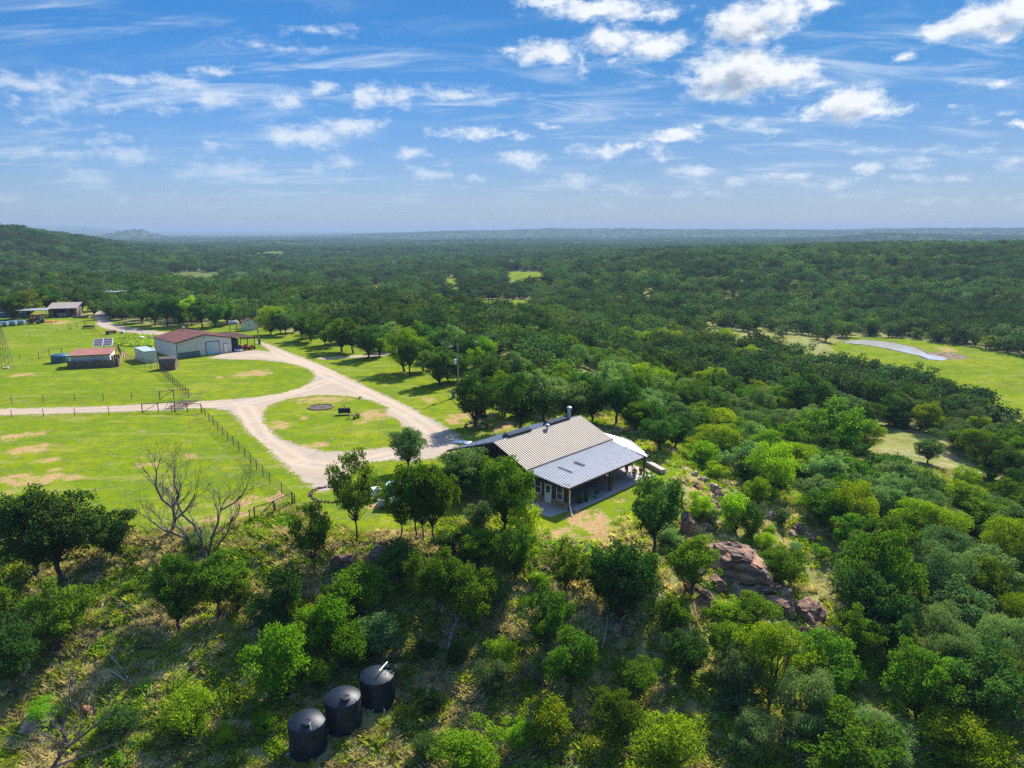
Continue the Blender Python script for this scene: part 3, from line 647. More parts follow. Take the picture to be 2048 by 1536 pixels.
for x0, x1 in ((2.3, 6.0), (9.2, 13.0)):
    m = MB(); m.prism([(x0, -0.12, 5.08), (x0, 0.95, 4.75), (x0, 0.95, 5.3), (x0, 0.45, 5.62), (x0, -0.12, 5.45)], (x1 - x0, 0, 0)); rv = m.build('ridge_vent', M['vent'], hs_)
    m = MB()
    for i in range(10): a = x0 + .15 + i * (x1 - x0 - .3) / 10; m.box(a, a + .12, -0.15, -0.121, 5.2, 5.4)
    m.build('louvre', M['trim'], rv)
m = MB(); m.lathe([(0.1, 4.8), (0.1, 5.25), (0.24, 5.3), (0.32, 5.45), (0.24, 5.6), (0.05, 5.68)], (8.2, -0.55, 0), 14); m.build('vent_cap', M['galv'], hs_, smooth=True)
m = MB(); m.lathe([(0.2, 4.6), (0.2, 6.2), (0.28, 6.22), (0.28, 6.32), (0.2, 6.34), (.2, 6.45), (.3, 6.47), (.05, 6.6)], (13.6, 0.5, 0), 14); m.build('chimney_pipe', M['galv'], hs_, smooth=True)
m = MB(); m.tube([(0.35, -10.0, 2.35), (0.35, -10.0, 0.75), (0.2, -10.15, 0.62), (-0.1, -10.5, 0.55), (-0.3, -10.75, 0.2), (-0.5, -11.0, 0.06)], 0.07, 8); m.build('downspout', M['white'], hs_, smooth=True)
# doors and windows in the long wall under the patio roof
for a, b in ((3.0, 4.2), (8.5, 10.3)): window(hs_, a, b, 0.9, 2.2, -4.7, axis='x')
m = MB(); m.box(5.6, 6.6, -4.78, -4.704, 0.1, 2.2); m.build('door', M['white'], hs_)
def hw(x, y, z=0):
    c, s = math.cos(HR), math.sin(HR); return (HO[0] + x * c - y * s, HO[1] + x * s + y * c, z)
# patio slab
m = MB(); m.slab([hw(x, y, 0.09) for x, y in ((0.7, -4.7), (0.7, -10.6), (15.2, -10.6), (16.4, -8.8), (16.6, -4.7))][::1], 0.3); tag(m.build('patio', M['concp']), kind='structure')
m = MB(); m.slab([hw(x, y, 0.045) for x, y in ((-2.6, -4.0), (-2.2, -9.6), (0.68, -9.9), (0.68, -4.0))], 0.2); tag(m.build('terrace', M['concp']), kind='structure')
def on_patio(x, y): return hw(x, y, 0.09)
# pots and furniture on the patio
def leafball(name, parent, c, r, n=220, m=None, seed=1, size=0.09):
    rs = np.random.RandomState(seed); d = rs.normal(size=(n, 3)); d /= np.linalg.norm(d, axis=1)[:, None]
    p = d * (rs.uniform(0.25, 1, (n, 1)) ** 0.5) * np.array(r) + np.array(c)
    v, f, fl = leaf_quads(p, d, size, rs)
    me = np_mesh(name, v, f, mats=[m or M['bush']], smooth=False, fl=fl); return link(bpy.data.objects.new(name, me), parent)
def leaf_quads(p, nrm, size, rs, jitter=0.8, aspect=1.0):
    n = len(p); q = nrm + rs.normal(size=(n, 3)) * jitter; q /= np.linalg.norm(q, axis=1)[:, None] + 1e-9
    a = rs.normal(size=(n, 3)); e1 = np.cross(q, a); e1 /= np.linalg.norm(e1, axis=1)[:, None] + 1e-9; e2 = np.cross(q, e1)
    s = size * rs.uniform(0.6, 1.35, (n, 1))
    v = np.stack([p - e1 * s, p - e2 * s * .6 * aspect, p + e1 * s, p + e2 * s * .6 * aspect], 1).reshape(-1, 3)
    return v, np.arange(4 * n).reshape(n, 4), rs.uniform(0, 1, n)
def pot(x, y, r, h, m, label, name='potted_plant', pr=(.3, .3, .3), pm=None, seed=3, stand=0):
    w = on_patio(x, y); t = thing(name, label, 'potted plant', w, 0, 'pots on the covered patio')
    b = MB()
    if stand:
        b2 = MB(); [b2.tube([(.12 * math.cos(a), .12 * math.sin(a), 0), (.09 * math.cos(a), .09 * math.sin(a), stand)], .015, 5) for a in (0, 2.1, 4.2)]; b2.lathe([(.16, stand - .02), (.16, stand)], n=12); b2.build('stand', M['blk'], t)
    b.lathe([(r * .6, stand), (r * .75, stand + h * .3), (r, stand + h * .9), (r * 1.12, stand + h * .92), (r * 1.12, stand + h), (r * .9, stand + h), (r * .85, stand + h * .85)], n=16); b.build('pot', m, t, smooth=True)
    leafball('foliage', t, (0, 0, stand + h + pr[2] * .7), pr, 260, pm, seed, 0.07); return t
pot(5.05, -9.95, .26, .42, M['cyan'], 'small dark plant in a light blue pot at the patio edge', pr=(.24, .24, .28), pm=M['oakd'], seed=4)
pot(7.9, -9.75, .24, .40, M['redpot'], 'round bush in a red pot on a stand beside the middle patio post', pr=(.42, .42, .38), pm=M['oak'], seed=5, stand=.55)
pot(2.6, -9.6, .2, .3, M['blk'], 'low dark round shrub in a black pot near the patio corner', pr=(.42, .42, .36), pm=M['oakd'], seed=6)
pot(3.4, -9.8, .18, .3, M['blk'], 'narrow dark spiky plant beside the low round shrub on the patio', pr=(.24, .24, .42), pm=M['oakd'], seed=7)
pot(13.1, -9.3, .27, .45, M['terra'], 'green plant in a terracotta pot at the sunny end of the patio', pr=(.34, .34, .34), pm=M['bush'], seed=8)
pot(14.6, -9.2, .24, .40, M['terra'], 'wilting plant in a terracotta pot beside the far corner post', pr=(.25, .25, .25), pm=M['teal'], seed=9)
w = on_patio(13.6, -8.0); t = thing('bar_table', 'black high round table at the far end of the patio', 'table', w)
MB().lathe([(.45, 1.0), (.45, 1.05)], n=18).build('tabletop', M['blk'], t); MB().lathe([(.05, .04), (.05, 1.0)], n=8).build('pedestal', M['blk'], t); MB().lathe([(.28, 0), (.25, .04)], n=14).build('base', M['blk'], t)
stool = None
for k, (x, y, lb) in enumerate(((13.0, -8.3, 'black bar stool left of the high patio table'), (14.1, -8.5, 'black bar stool right of the high patio table'))):
    t = thing('bar_stool', lb, 'stool', on_patio(x, y), k, 'stools at the high patio table')
    MB().box(-.18, .18, -.18, .18, .72, .77).build('seat', M['blk'], t, bevel=.02)
    for sx_, sy_ in ((1, 1), (1, -1), (-1, 1), (-1, -1)): MB().tube([(.2 * sx_, .2 * sy_, 0), (.14 * sx_, .14 * sy_, .72)], .018, 5).build('leg', M['blk'], t)
    MB().box(-.18, .18, .15, .18, .78, 1.1).build('backrest', M['blk'], t)
for k, (x, y, lb) in enumerate(((11.9, -9.6, 'white metal patio chair in the sun beside the terracotta pot'), (12.6, -10.0, 'second white patio chair, nearer the lawn edge'))):
    t = thing('patio_chair', lb, 'chair', on_patio(x, y), .6 + k, 'white chairs on the patio')
    MB().box(-.25, .25, -.25, .25, .40, .44).build('seat', M['white'], t, bevel=.01); MB().box(-.25, .25, .22, .26, .46, .9).build('backrest', M['white'], t)
    for sx_, sy_ in ((1, 1), (1, -1), (-1, 1), (-1, -1)): MB().tube([(.23 * sx_, .23 * sy_, 0), (.22 * sx_, .22 * sy_, .4)], .02, 5).build('leg', M['white'], t)
w = pix(925, 885); t = MB().box(-1.2, 1.2, -.6, .6, 0, .14).build('concrete_slab', M['roofw'], None, bevel=.01); t.location = (w[0], w[1], 0.0); t.rotation_euler = (0, 0, -.35); tag(t, 'pale concrete slab lying beside the drive near the house', 'slab')
a, b = pz(1298, 925, .4), pz(1327, 941, .4); L = math.dist(a, b)
t = thing('retaining_wall', 'low pale concrete retaining wall running from the far patio corner', 'wall', (a[0], a[1], 0), math.atan2(b[1] - a[1], b[0] - a[0]))
MB().box(0, L, -.3, .3, -.6, .42).build('footing', M['conc'], t); MB().box(-.05, L + .05, -.36, .36, .423, .52).build('cap', M['concp'], t, bevel=.02)

# --- shop ----------------------------------------------------------
SO = (-73.3, 153.6); SR = R(45.5)
sh = thing('shop', 'large pale metal workshop with red roof and open lean-to', 'workshop', (SO[0], SO[1], 0), SR)
PK, EV, W_, D_ = 4.7, 3.5, 12.3, 13.0
MB().prism([(0, 0, 0), (W_, 0, 0), (W_, 0, EV), (W_ / 2, 0, PK), (0, 0, EV)][::-1], (0, D_, 0)).build('wall', M['wallw'], sh)
m = MB()
for i in range(40): x = .15 + i * .305; m.box(x, x + .06, -.035, -.002, .02, EV - .1 + min(x, W_ - x) * (PK - EV) / (W_ / 2) - .06)
for i in range(42): y = .15 + i * .305; m.box(-.035, -.002, y, y + .06, .02, EV - .1)
m.build('siding_rib', M['wallw'], sh)
m = MB(); ribbed(m, (W_ / 2, -.2, PK + .12), (W_ / 2, D_ + .2, PK + .12), (-.25, -.2, EV + .07), (-.25, D_ + .2, EV + .07), h=.03, w=.04); ribbed(m, (W_ / 2 + .01, -.2, PK + .12), (W_ / 2 + .01, D_ + .2, PK + .12), (W_ + .1, -.2, EV + .07), (W_ + .1, D_ + .2, EV + .07), h=.03, w=.04)
m.build('roof', M['redroof'], sh)
m = MB(); m.slab([(-.27, -.27, EV + .08), (-.27, -.21, EV + .08), (W_ / 2, -.21, PK + .14), (W_ / 2, -.27, PK + .14)][::-1], .22); m.slab([(W_ / 2, -.27, PK + .14), (W_ / 2, -.21, PK + .14), (W_ + .1, -.21, EV + .08), (W_ + .1, -.27, EV + .08)][::-1], .22)
m.box(-.3, -.252, -.2, D_ + .2, EV - .1, EV + .06); m.box(-.06, .06, -.06, -.001, 0, EV - .05); m.box(W_ - .06, W_ + .06, -.06, -.001, 0, EV - .05); m.box(-.08, -.036, D_ - .1, D_ + .02, 0, EV - .1)
m.build('trim', M['trim'], sh)
f = MB().box(6.25, 9.55, -.08, -.04, 0, 3.05).build('roll_up_door', M['trim'], sh); m = MB()
for i in range(8): m.box(6.4, 9.4, -.12, -.082, .02 + i * .365, .37 + i * .365)
m.build('panel', M['bluedoor'], f)
f = MB().box(10.35, 11.4, -.08, -.04, 0, 2.25).build('door', M['trim'], sh); MB().box(10.43, 11.32, -.11, -.082, .05, 2.15).build('panel', M['white'], f)
m = MB(); m.box(.3, 4.9, -.14, -.06, .02, .1); m.box(.3, 4.9, -.14, -.06, 1.15, 1.22)
for x in (.3, 1.8, 3.35, 4.84): m.box(x, x + .06, -.14, -.06, .1, 1.15)
f = m.build('wire_panel', M['trim'], sh); MB().box(.36, 4.84, -.11, -.09, .1, 1.15).build('mesh', mat('grey_green_mesh', (.16, .24, .25), .8), f)
MB().lathe([(.12, 4.3), (.12, 5.0), (.28, 5.05), (.3, 5.35), (.1, 5.5)], (W_ / 2, D_ - 1.5, 0), 12).build('roof_vent', M['galv'], sh, smooth=True)
m = MB(); ribbed(m, (W_ + .05, .3, 3.42), (W_ + .05, 12.0, 3.42), (18.3, .3, 2.95), (18.3, 12, 2.95), h=.03, w=.04); m.build('lean_to_roof', mat('brown_red_roof', (.24, .11, .085), .5, .1), sh)
for y in (.5, 4.2, 8, 11.7):
    MB().box(18.0, 18.14, y, y + .14, 0, 2.86).build('post', M['post'], sh)
MB().box(17.9, 18.2, .35, 12, 2.72, 2.87).build('beam', M['post'], sh)
MB().lathe([(.05, 3.0), (.05, 3.2), (.2, 3.2), (.05, 3.35)], (6.1, -.2, .9), 10).build('lamp', M['galv'], sh)
def sw(x, y, z=0):
    c, s = math.cos(SR), math.sin(SR); return (SO[0] + x * c - y * s, SO[1] + x * s + y * c, z)
t = thing('water_tank', 'teal plastic water tank under the open lean-to of the red-roofed shop', 'water tank', sw(15.2, 6.5)); MB().lathe([(1.5, 0), (1.55, .1), (1.55, 1.9), (1.3, 2.2), (.4, 2.45), (.38, 2.5)], n=28).build('body', M['teal_tank'], t, smooth=True); MB().lathe([(.42, 2.5), (.42, 2.6), (.1, 2.66)], n=14).build('lid', M['black'], t)
def mower(name, label, loc, rz, m1):
    t = thing(name, label, 'mower', loc, rz, 'machines parked by the shop lean-to')
    b = MB(); b.box(-.55, .55, -.9, .5, .25, .42); b.box(-.4, .4, .1, 1.0, .42, .85); b.build('body', m1, t, bevel=.04)
    MB().box(-.28, .28, -.6, -.1, .5, .62).build('seat', M['blk'], t, bevel=.04); MB().box(-.28, .28, -.7, -.6, .6, 1.0).build('backrest', M['blk'], t, bevel=.03)
    for x, y, r in ((-.6, -.7, .34), (.6, -.7, .34), (-.5, .8, .22), (.5, .8, .22)): MB().lathe([(r, -.12), (r, .12)], (x, y, r), 16, 'x').build('wheel', M['tyre'], t)
    MB().tube([(0, .05, .8), (0, -.15, 1.1)], .03, 6).build('steering_column', M['blk'], t)
mower('riding_mower', 'orange riding mower under the shop lean-to', sw(16.2, 3.0), 2.2, M['orange']); mower('riding_mower', 'yellow and orange mower just behind the orange one under the lean-to', sw(16.9, 4.4), 1.6, M['yellow']); mower('riding_mower', 'red mower parked at the front edge of the shop lean-to', sw(17.0, .9), 2.6, M['red'])
for k, (x, y) in enumerate(((13.6, 1.4), (14.3, 1.6), (13.9, 2.3), (14.7, 2.5))):
    o = MB().lathe([(.29, 0), (.3, .03), (.3, .3), (.31, .32), (.3, .34), (.3, .6), (.31, .62), (.3, .64), (.3, .86), (.28, .88)], n=18).build('barrel', M['blue'], None, smooth=True); o.location = sw(x, y); tag(o, 'dark blue drum among the barrels under the shop lean-to', 'barrel', 'blue barrels under the lean-to')
o = MB().box(-.9, .9, -.5, .5, .05, .5).build('tarp_bundle', M['roofw'], None, bevel=.12); o.location = sw(13.9, .2); tag(o, 'pale blue-white bundle lying in front of the barrels at the shop', 'bundle')
# small shed, fuel tank
w = pix(490, 662); t = thing('shed', 'small pale blue shed with red roof behind the shop', 'shed', (w[0], w[1], 0), R(38))
MB().prism([(0, 0, 0), (0, 2.6, 0), (0, 2.6, 2.5), (0, 0, 2.5)], (3.6, 0, 0)).build('wall', M['wallw'], t)
MB().prism([(0, 0, 2.502), (3.6, 0, 2.502), (1.8, 0, 3.3)][::-1], (0, 2.6, 0)).build('gable', M['wallw'], t)
m = MB(); ribbed(m, (1.8, -.2, 3.4), (1.8, 2.8, 3.4), (-.2, -.2, 2.5), (-.2, 2.8, 2.5), h=.03, w=.04); ribbed(m, (1.81, -.2, 3.4), (1.81, 2.8, 3.4), (3.8, -.2, 2.5), (3.8, 2.8, 2.5), h=.03, w=.04); m.build('roof', M['redroof'], t)
window(t, 1.0, 1.7, 1.2, 1.8, 0, axis='x')
w = pix(467, 662); t = thing('fuel_tank', 'silver fuel tank on a tall steel stand beside the small shed', 'fuel tank', (w[0], w[1], 0), R(15))
MB().lathe([(.3, -1.25), (.55, -1.15), (.6, -1.0), (.6, 1.0), (.55, 1.15), (.3, 1.25)], (0, 0, 2.3), 20, 'x').build('drum', M['galv'], t, smooth=True)
for x in (-.9, .9):
    for y in (-.6, .6): MB().tube([(x, y, 0), (x, y * .6, 1.9)], .05, 6).build('leg', M['post'], t)
MB().tube([(-.9, -.5, .9), (.9, -.5, .9)], .03, 5).build('brace', M['post'], t)
# utility poles
def pole(px, py, h, label, box_m, bz, lean=0.0, extra=None):
    w = pix(px, py); t = thing('utility_pole', label, 'utility pole', (w[0], w[1], w[2] - .1)); t.rotation_euler = (0, lean, 0)
    MB().tube([(0, 0, 0), (0, 0, h * .5), (0, 0, h)], [.17, .145, .11], 10).build('post', M['pole'], t, smooth=True)
    if extra: MB().tube([(.2, 0, 0), (.2, 0, 1.6)], .25, 10).build('base_cabinet', box_m, t)
    MB().lathe([(.2, bz), (.24, bz + .05), (.24, bz + .75), (.2, bz + .82)], (-.38, -.1, 0), 12).build('transformer', box_m, t)
    MB().tube([(-.2, 0, h - .6), (-.1, 0, h + .1)], .03, 5).build('insulator', M['galv'], t); return t
pole(518, 689, 10.2, 'tall utility pole with blue transformer between the shop and the small shed', M['bluetank'], 7.4, extra=True)
pole(917, 792, 9.0, 'bare wooden utility pole with white transformer among the oaks near the house', M['white'], 5.6)
pw = pix(917, 792); o = MB().box(-.3, .3, -.3, .3, 0, 1.2).build('meter_box', M['teal_tank'], None, bevel=.03); o.location = (pw[0] - .7, pw[1] - 1.5, 0); tag(o, 'small green utility cabinet at the foot of the bare pole', 'cabinet')
# shipping container, playhouse shed
a, b, c = pz(272, 722, 0), pz(290, 726, 0), pz(316, 715, 0)
w = pix(291, 727); t = thing('shipping_container', 'long pale blue-grey steel container beside the red-roofed shop', 'container', (w[0], w[1], 0), R(42))
MB().box(0, 2.4, 0, 7.5, 0, 2.5).build('body', mat('pale_blue_steel', (.50, .55, .58), .5, .2), t); m = MB()
for i in range(24): m.box(-.04, -.002, .1 + i * .31, .24 + i * .31, .15, 2.4)
for i in range(8): m.box(.1 + i * .29, .22 + i * .29, -.03, -.002, .1, 2.4)
m.build('corrugation', M['wallw'], t); MB().box(-.05, 2.45, -.05, 7.55, 2.502, 2.58).build('roof', mat('blue_white_roof', (.55, .66, .74), .35, .3), t)
MB().lathe([(.05, 2.58), (.05, 2.9), (.25, 2.9), (.05, 3.1)], (2.0, 1.2, 0), 10).build('vent', M['galv'], t)
w = pix(319, 741); t = thing('garden_shed', 'small dark wooden barn-shaped shed at the fence corner by the shop', 'shed', (w[0], w[1], 0), R(12))
MB().prism([(0, 0, 0), (0, 2.4, 0), (0, 2.4, 1.5), (0, 2.0, 2.2), (0, 1.2, 2.55), (0, .4, 2.2), (0, 0, 1.5)], (3.0, 0, 0)).build('wall', M['wood'], t)
m = MB()
for p, q in (((-.12, 1.45), (.35, 2.25)), ((.35, 2.25), (1.2, 2.62)), ((1.2, 2.62), (2.05, 2.25)), ((2.05, 2.25), (2.52, 1.45))): m.slab([(-.12, p[0], p[1]), (3.12, p[0], p[1]), (3.12, q[0], q[1]), (-.12, q[0], q[1])], .06)
m.build('roof', mat('brown_shingle', (.16, .11, .10), .9, scale=6), t); MB().box(1.0, 2.0, -.05, -.003, 0, 1.4).build('door', M['wood'], t)
# low barn with plank pen
w = pix(143, 736); t = thing('barn', 'low pale shed with single-pitch red roof and a plank pen wall', 'barn', (w[0], w[1], 0), R(17))
MB().prism([(0, 0, 0), (0, 4.5, 0), (0, 4.5, 3.1), (0, 0, 2.5)], (7.2, 0, 0)).build('wall', M['wallw'], t)
m = MB()
for i in range(23): m.box(.1 + i * .31, .16 + i * .31, -.03, -.002, .02, 2.4)
m.build('siding_rib', M['wallw'], t); m = MB(); ribbed(m, (-.3, 4.8, 3.22), (7.5, 4.8, 3.22), (-.3, -.4, 2.55), (7.5, -.4, 2.55), h=.03, w=.04); m.build('roof', M['redroof'], t)
MB().box(-.32, 7.52, -.46, -.41, 2.4, 2.58).build('fascia', M['trim'], t)
t2 = thing('plank_pen', 'weathered vertical plank pen wrapped round the front of the low barn', 'pen', (w[0], w[1], 0), R(17))
rs = random.Random(5)
pl = [(-.3 + i * .29, -1.2) for i in range(32)]
m = MB(); m2 = MB()
for i, (x, y) in enumerate(pl): (m if i % 3 else m2).box(x, x + .26, y - .03 - rs.random() * .03, y + .02, 0, 1.35 + rs.random() * .35)
for i in range(6): m.box(8.9 - .02, 8.95, -1.2 + i * .3 + .03, -1.2 + i * .3 + .28, 0, 1.5 + rs.random() * .3)
for i in range(4): m2.box(7.35 + i * .42, 7.72 + i * .42, .3, .35, 0, 2.1 + rs.random() * .3)
for i in range(4): m.box(-.36, -.31, -1.15 + i * .29, -.9 + i * .29, 0, 1.5)
m.build('plank', M['wood'], t2); m2.build('plank', mat('red_brown_planks', (.24, .12, .08), .9, scale=3, stretch=(4, 4, .4), col2=(.1, .06, .05)), t2)
MB().box(-.3, 8.9, -1.16, -1.1, .9, 1.0).build('rail', M['wood'], t2)
w = pix(106, 726); t = thing('stock_tank', 'round dark blue stock tank left of the low barn', 'water tank', (w[0] + 1.0, w[1] + 1, 0)); MB().lathe([(1.75, 0), (1.75, 1.5), (1.6, 1.65), (.5, 1.9), (.1, 1.92)], n=30).build('body', M['bluetank'], t, smooth=True); MB().tube([(1.2, .8, 1.7), (2.2, 1.2, 1.95), (3.2, 1.4, 2.0)], .05, 6).build('pipe', M['white'], t)
o = MB().lathe([(.55, 0), (.65, .8), (.6, 1.5), (.3, 1.7)], n=18).build('plastic_drum', M['green'], None, smooth=True); w2 = pix(127, 724); o.location = (w2[0], w2[1] + .6, 0); tag(o, 'green plastic drum between the stock tank and the low barn', 'drum')
# solar array
w = pix(208, 699); t = thing('solar_panel', 'tilted solar array of two columns of panels behind the low barn', 'solar panel', (w[0], w[1], 0), R(22))
m = MB(); MB().tube([(0, 0, 0), (0, 0, 1.7)], .09, 8).build('post', M['post'], t)
fm, cm_ = MB(), MB()
def tilt(x, y): return (x, y, 1.75 + .42 * y)
fm.slab([tilt(-2.0, -1.6), tilt(2.0, -1.6), tilt(2.0, 1.6), tilt(-2.0, 1.6)], .06); fm.build('frame', M['white'], t)
for i in range(2):
    for j in range(3):
        x0 = -1.93 + i * 1.98; y0 = -1.52 + j * 1.04; q = [tilt(x0, y0), tilt(x0 + 1.85, y0), tilt(x0 + 1.85, y0 + .94), tilt(x0, y0 + .94)]
        MB().slab([(a_, b_, c_ + .02) for a_, b_, c_ in q], .015).build('panel', M['solar'], t)
# windmill tower
w = pix(12, 737); t = thing('windmill_tower', 'tall steel lattice windmill tower at the left edge of the pasture', 'windmill', (w[0], w[1], 0), .3)
H_ = 8.6; B_ = 1.15; T_ = .22
for sx_, sy_ in ((1, 1), (1, -1), (-1, -1), (-1, 1)): MB().tube([(B_ * sx_, B_ * sy_, 0), (T_ * sx_, T_ * sy_, H_)], .04, 5).build('leg', M['dead'], t)
m = MB(); cs = ((1, 1), (1, -1), (-1, -1), (-1, 1))
for j in range(6):
    z0, z1 = H_ * j / 6.5, H_ * (j + 1) / 6.5; b0 = B_ + (T_ - B_) * z0 / H_; b1 = B_ + (T_ - B_) * z1 / H_
    for i in range(4):
        p, q = cs[i], cs[(i + 1) % 4]
        m.tube([(b1 * p[0], b1 * p[1], z1), (b1 * q[0], b1 * q[1], z1)], .022, 4); m.tube([(b0 * p[0], b0 * p[1], z0), (b1 * q[0], b1 * q[1], z1)], .014, 4); m.tube([(b0 * q[0], b0 * q[1], z0), (b1 * p[0], b1 * p[1], z1)], .014, 4)
m.build('bracing', M['dead'], t); MB().tube([(0, 0, .2), (0, 0, H_ + .3)], .03, 6).build('pump_rod', M['post'], t)
MB().box(-.35, .35, -.3, .3, H_, H_ + .45).build('gearbox', M['dead'], t, bevel=.05); MB().box(-.5, -.1, -.02, .02, H_ + .5, H_ + 1.0).build('tail', M['dead'], t)
MB().box(-.5, .5, -.5, .5, -.1, .25).build('footing', M['conc'], t)
# old open barn at the far left, and the tractor
w = pix(98, 635); t = thing('open_barn', 'old dark wooden open-fronted barn with striped tin roof at the far left', 'barn', (w[0], w[1], 0), R(16))
m = MB(); ribbed(m, (-.4, 6.0, 4.3), (8.6, 6.0, 4.3), (-.4, -.6, 2.9), (8.6, -.6, 2.9), pitch=.6, h=.06, w=.14); m.build('roof', mat('striped_tin', (.30, .26, .26), .8, 0, spec=.1), t)
m = MB(); m.box(0, 8.2, 5.8, 5.95, 0, 4.1); m.box(0, .12, 0, 5.8, 0, 2.9); m.box(8.08, 8.2, 0, 5.8, 0, 2.9); m.box(.12, 1.6, 0, .12, 0, 2.9); m.box(5.0, 6.2, 0, .12, 0, 2.9); m.box(7.3, 8.08, 0, .12, 0, 2.9); m.box(6.2, 7.3, 0, .12, 0, 1.1); m.build('wall', M['wood'], t)
for x in (2.6, 3.8): MB().box(x, x + .16, .02, .18, 0, 2.9).build('post', M['wood'], t)
m = MB(); m.box(2.0, 4.6, 1.5, 3.4, 0, 1.2); m.build('hay_rack', M['wallw'], t)
def tractor(px, py, rz):
    w = pix(px, py); t = thing('tractor', 'dark red tractor with cab parked left of the old barn', 'tractor', (w[0], w[1], 0), rz)
    MB().prism([(0, -.35, .8), (2.0, -.3, .8), (2.1, -.28, 1.35), (1.8, -.28, 1.65), (0, -.35, 1.75)], (0, .68, 0)).build('hood', M['red'], t, bevel=.04)
    c = MB().prism([(-1.5, -.7, 1.0), (0, -.7, 1.0), (-.1, -.7, 2.6), (-1.3, -.7, 2.6)], (0, 1.4, 0)).build('cab', M['glass'], t, bevel=.03); MB().box(-1.45, .05, -.8, .8, 2.602, 2.76).build('cab_roof', M['red'], c, bevel=.05)
    for y in (-1.05, .7):
        f = MB().lathe([(.3, 0), (.85, .02), (.88, .1), (.88, .32), (.85, .4), (.3, .42)], (-.9, y, .88), 26, 'y').build('wheel', M['tyre'], t); MB().lathe([(.45, -.02), (.45, .44)], (-.9, y, .88), 16, 'y').build('rim', M['galv'], f)
        y2 = y + (.12 if y < 0 else 0); f = MB().lathe([(.2, 0), (.5, .02), (.52, .28), (.2, .3)], (1.5, y2, .52), 22, 'y').build('wheel', M['tyre'], t); MB().lathe([(.26, -.02), (.26, .32)], (1.5, y2, .52), 14, 'y').build('rim', M['galv'], f)
    for y in (-1.1, .75): MB().box(-1.5, -.1, y, y + .35, 1.78, 1.84).build('fender', M['red'], t)
    MB().tube([(1.0, .1, 1.7), (1.0, .1, 2.5)], .05, 6).build('exhaust', M['blk'], t)
    MB().tube([(.3, -.6, 1.3), (2.0, -.6, 1.2), (3.0, -.6, .4)], .09, 6).build('loader_arm', M['red'], t); MB().tube([(.3, .6, 1.3), (2.0, .6, 1.2), (3.0, .6, .4)], .09, 6).build('loader_arm', M['red'], t); MB().prism([(2.9, -.9, .1), (3.6, -.9, .1), (3.1, -.9, .8)], (0, 1.8, 0)).build('bucket', M['post'], t)
tractor(74, 647, R(188))
w = pix(100, 645); t = thing('rotary_cutter', 'orange and yellow mowing deck behind the red tractor', 'implement', (w[0], w[1], 0), R(15)); MB().box(-1.5, 1.3, -.9, .9, .3, .5).build('deck', M['orange'], t, bevel=.05); MB().tube([(-1.3, 0, .5), (-2.4, 0, .9)], .08, 6).build('hitch', M['yellow'], t); MB().box(1.3, 2.6, -.15, .15, .2, .35).build('tongue', M['yellow'], t); MB().lathe([(.2, -.1), (.2, .1)], (1.4, .5, .2), 12, 'y').build('wheel', M['tyre'], t)
for k in range(4):
    w = pix(-8 + k * 17, 655 - k * 1.6); o = MB().lathe([(.35, -1.1), (.72, -1.0), (.75, -.9), (.75, .9), (.72, 1.0), (.35, 1.1)], (0, 0, .85), 20, 'x').build('steel_drum', mat('grey_teal_steel', (.24, .38, .40), .45, .3) if not k else o_m, None, smooth=True); o_m = o.data.materials[0]
    o.location = (w[0], w[1], 0); o.rotation_euler = (0, 0, R(8)); tag(o, '%s grey-teal cylinder from the left in the row laid in front of the tractor' % ('first', 'second', 'third', 'fourth')[k], 'tank', 'cylinders lying in a row left of the tractor')
w = pix(18, 636); o = MB().box(-4, 4, -1.2, 1.2, 0, 1.7).build('stock_trailer', mat('dark_teal_paint', (.04, .12, .15), .6), None, bevel=.06); o.location = (w[0], w[1] + 2, 0); o.rotation_euler = (0, 0, R(6)); tag(o, 'long low dark teal trailer box behind the row of cylinders', 'trailer')
def shade_roof(name, label, p0, p1, h, depth=4, posts=True, seed=0):
    a, b = pz(p0[0], p0[1], h), pz(p1[0], p1[1], h); L = math.dist(a, b)
    t = thing(name, label, 'pole barn', (a[0], a[1], 0), math.atan2(b[1] - a[1], b[0] - a[0]))
    MB().slab([(0, 0, h), (L, 0, h), (L, depth, h + .25), (0, depth, h + .25)], .12).build('roof', M['roofp'], t)
    MB().box(0, L, -.06, -.002, h - .16, h).build('fascia', M['trim'], t)
    n = max(2, int(L / 5) + 1)
    for i in range(n):
        for y in (.15, depth - .3): MB().box(.2 + i * (L - .5) / (n - 1), .34 + i * (L - .5) / (n - 1), y, y + .14, 0, h - .13).build('post', M['post'], t)
shade_roof('pole_barn', 'long thin flat roof on posts left of the old barn', (-60, 624), (93, 620), 3.1)
shade_roof('pole_barn', 'flat roofed pole shed beyond the bend of the farm road', (214, 586), (258, 581), 4.2, 6)
shade_roof('pole_barn', 'low flat roofed pole shed nearest the bend of the farm road', (229, 607), (262, 603.5), 4.0, 5)
# white metal roof glimpsed among trees
a, b = pz(889, 694, 3.4), pz(958, 689, 3.4); L = math.dist(a, b); t = thing('cabin', 'low cabin with white metal roof half hidden by oaks near the bare pole', 'cabin', (a[0], a[1], 0), math.atan2(b[1] - a[1], b[0] - a[0]))
m = MB(); ribbed(m, (-.3, 3, 4.3), (L + .3, 3, 4.3), (-.3, -.4, 3.3), (L + .3, -.4, 3.3)); ribbed(m, (-.3, 3.01, 4.3), (L + .3, 3.01, 4.3), (-.3, 6.4, 3.3), (L + .3, 6.4, 3.3)); m.build('roof', M['roofw'], t); MB().prism([(0, 0, -1), (0, 6, -1), (0, 6, 3.2), (0, 3, 4.15), (0, 0, 3.2)], (L, 0, 0)).build('wall', M['siding'], t); window(t, 1, 2, 1, 2.2, 0)
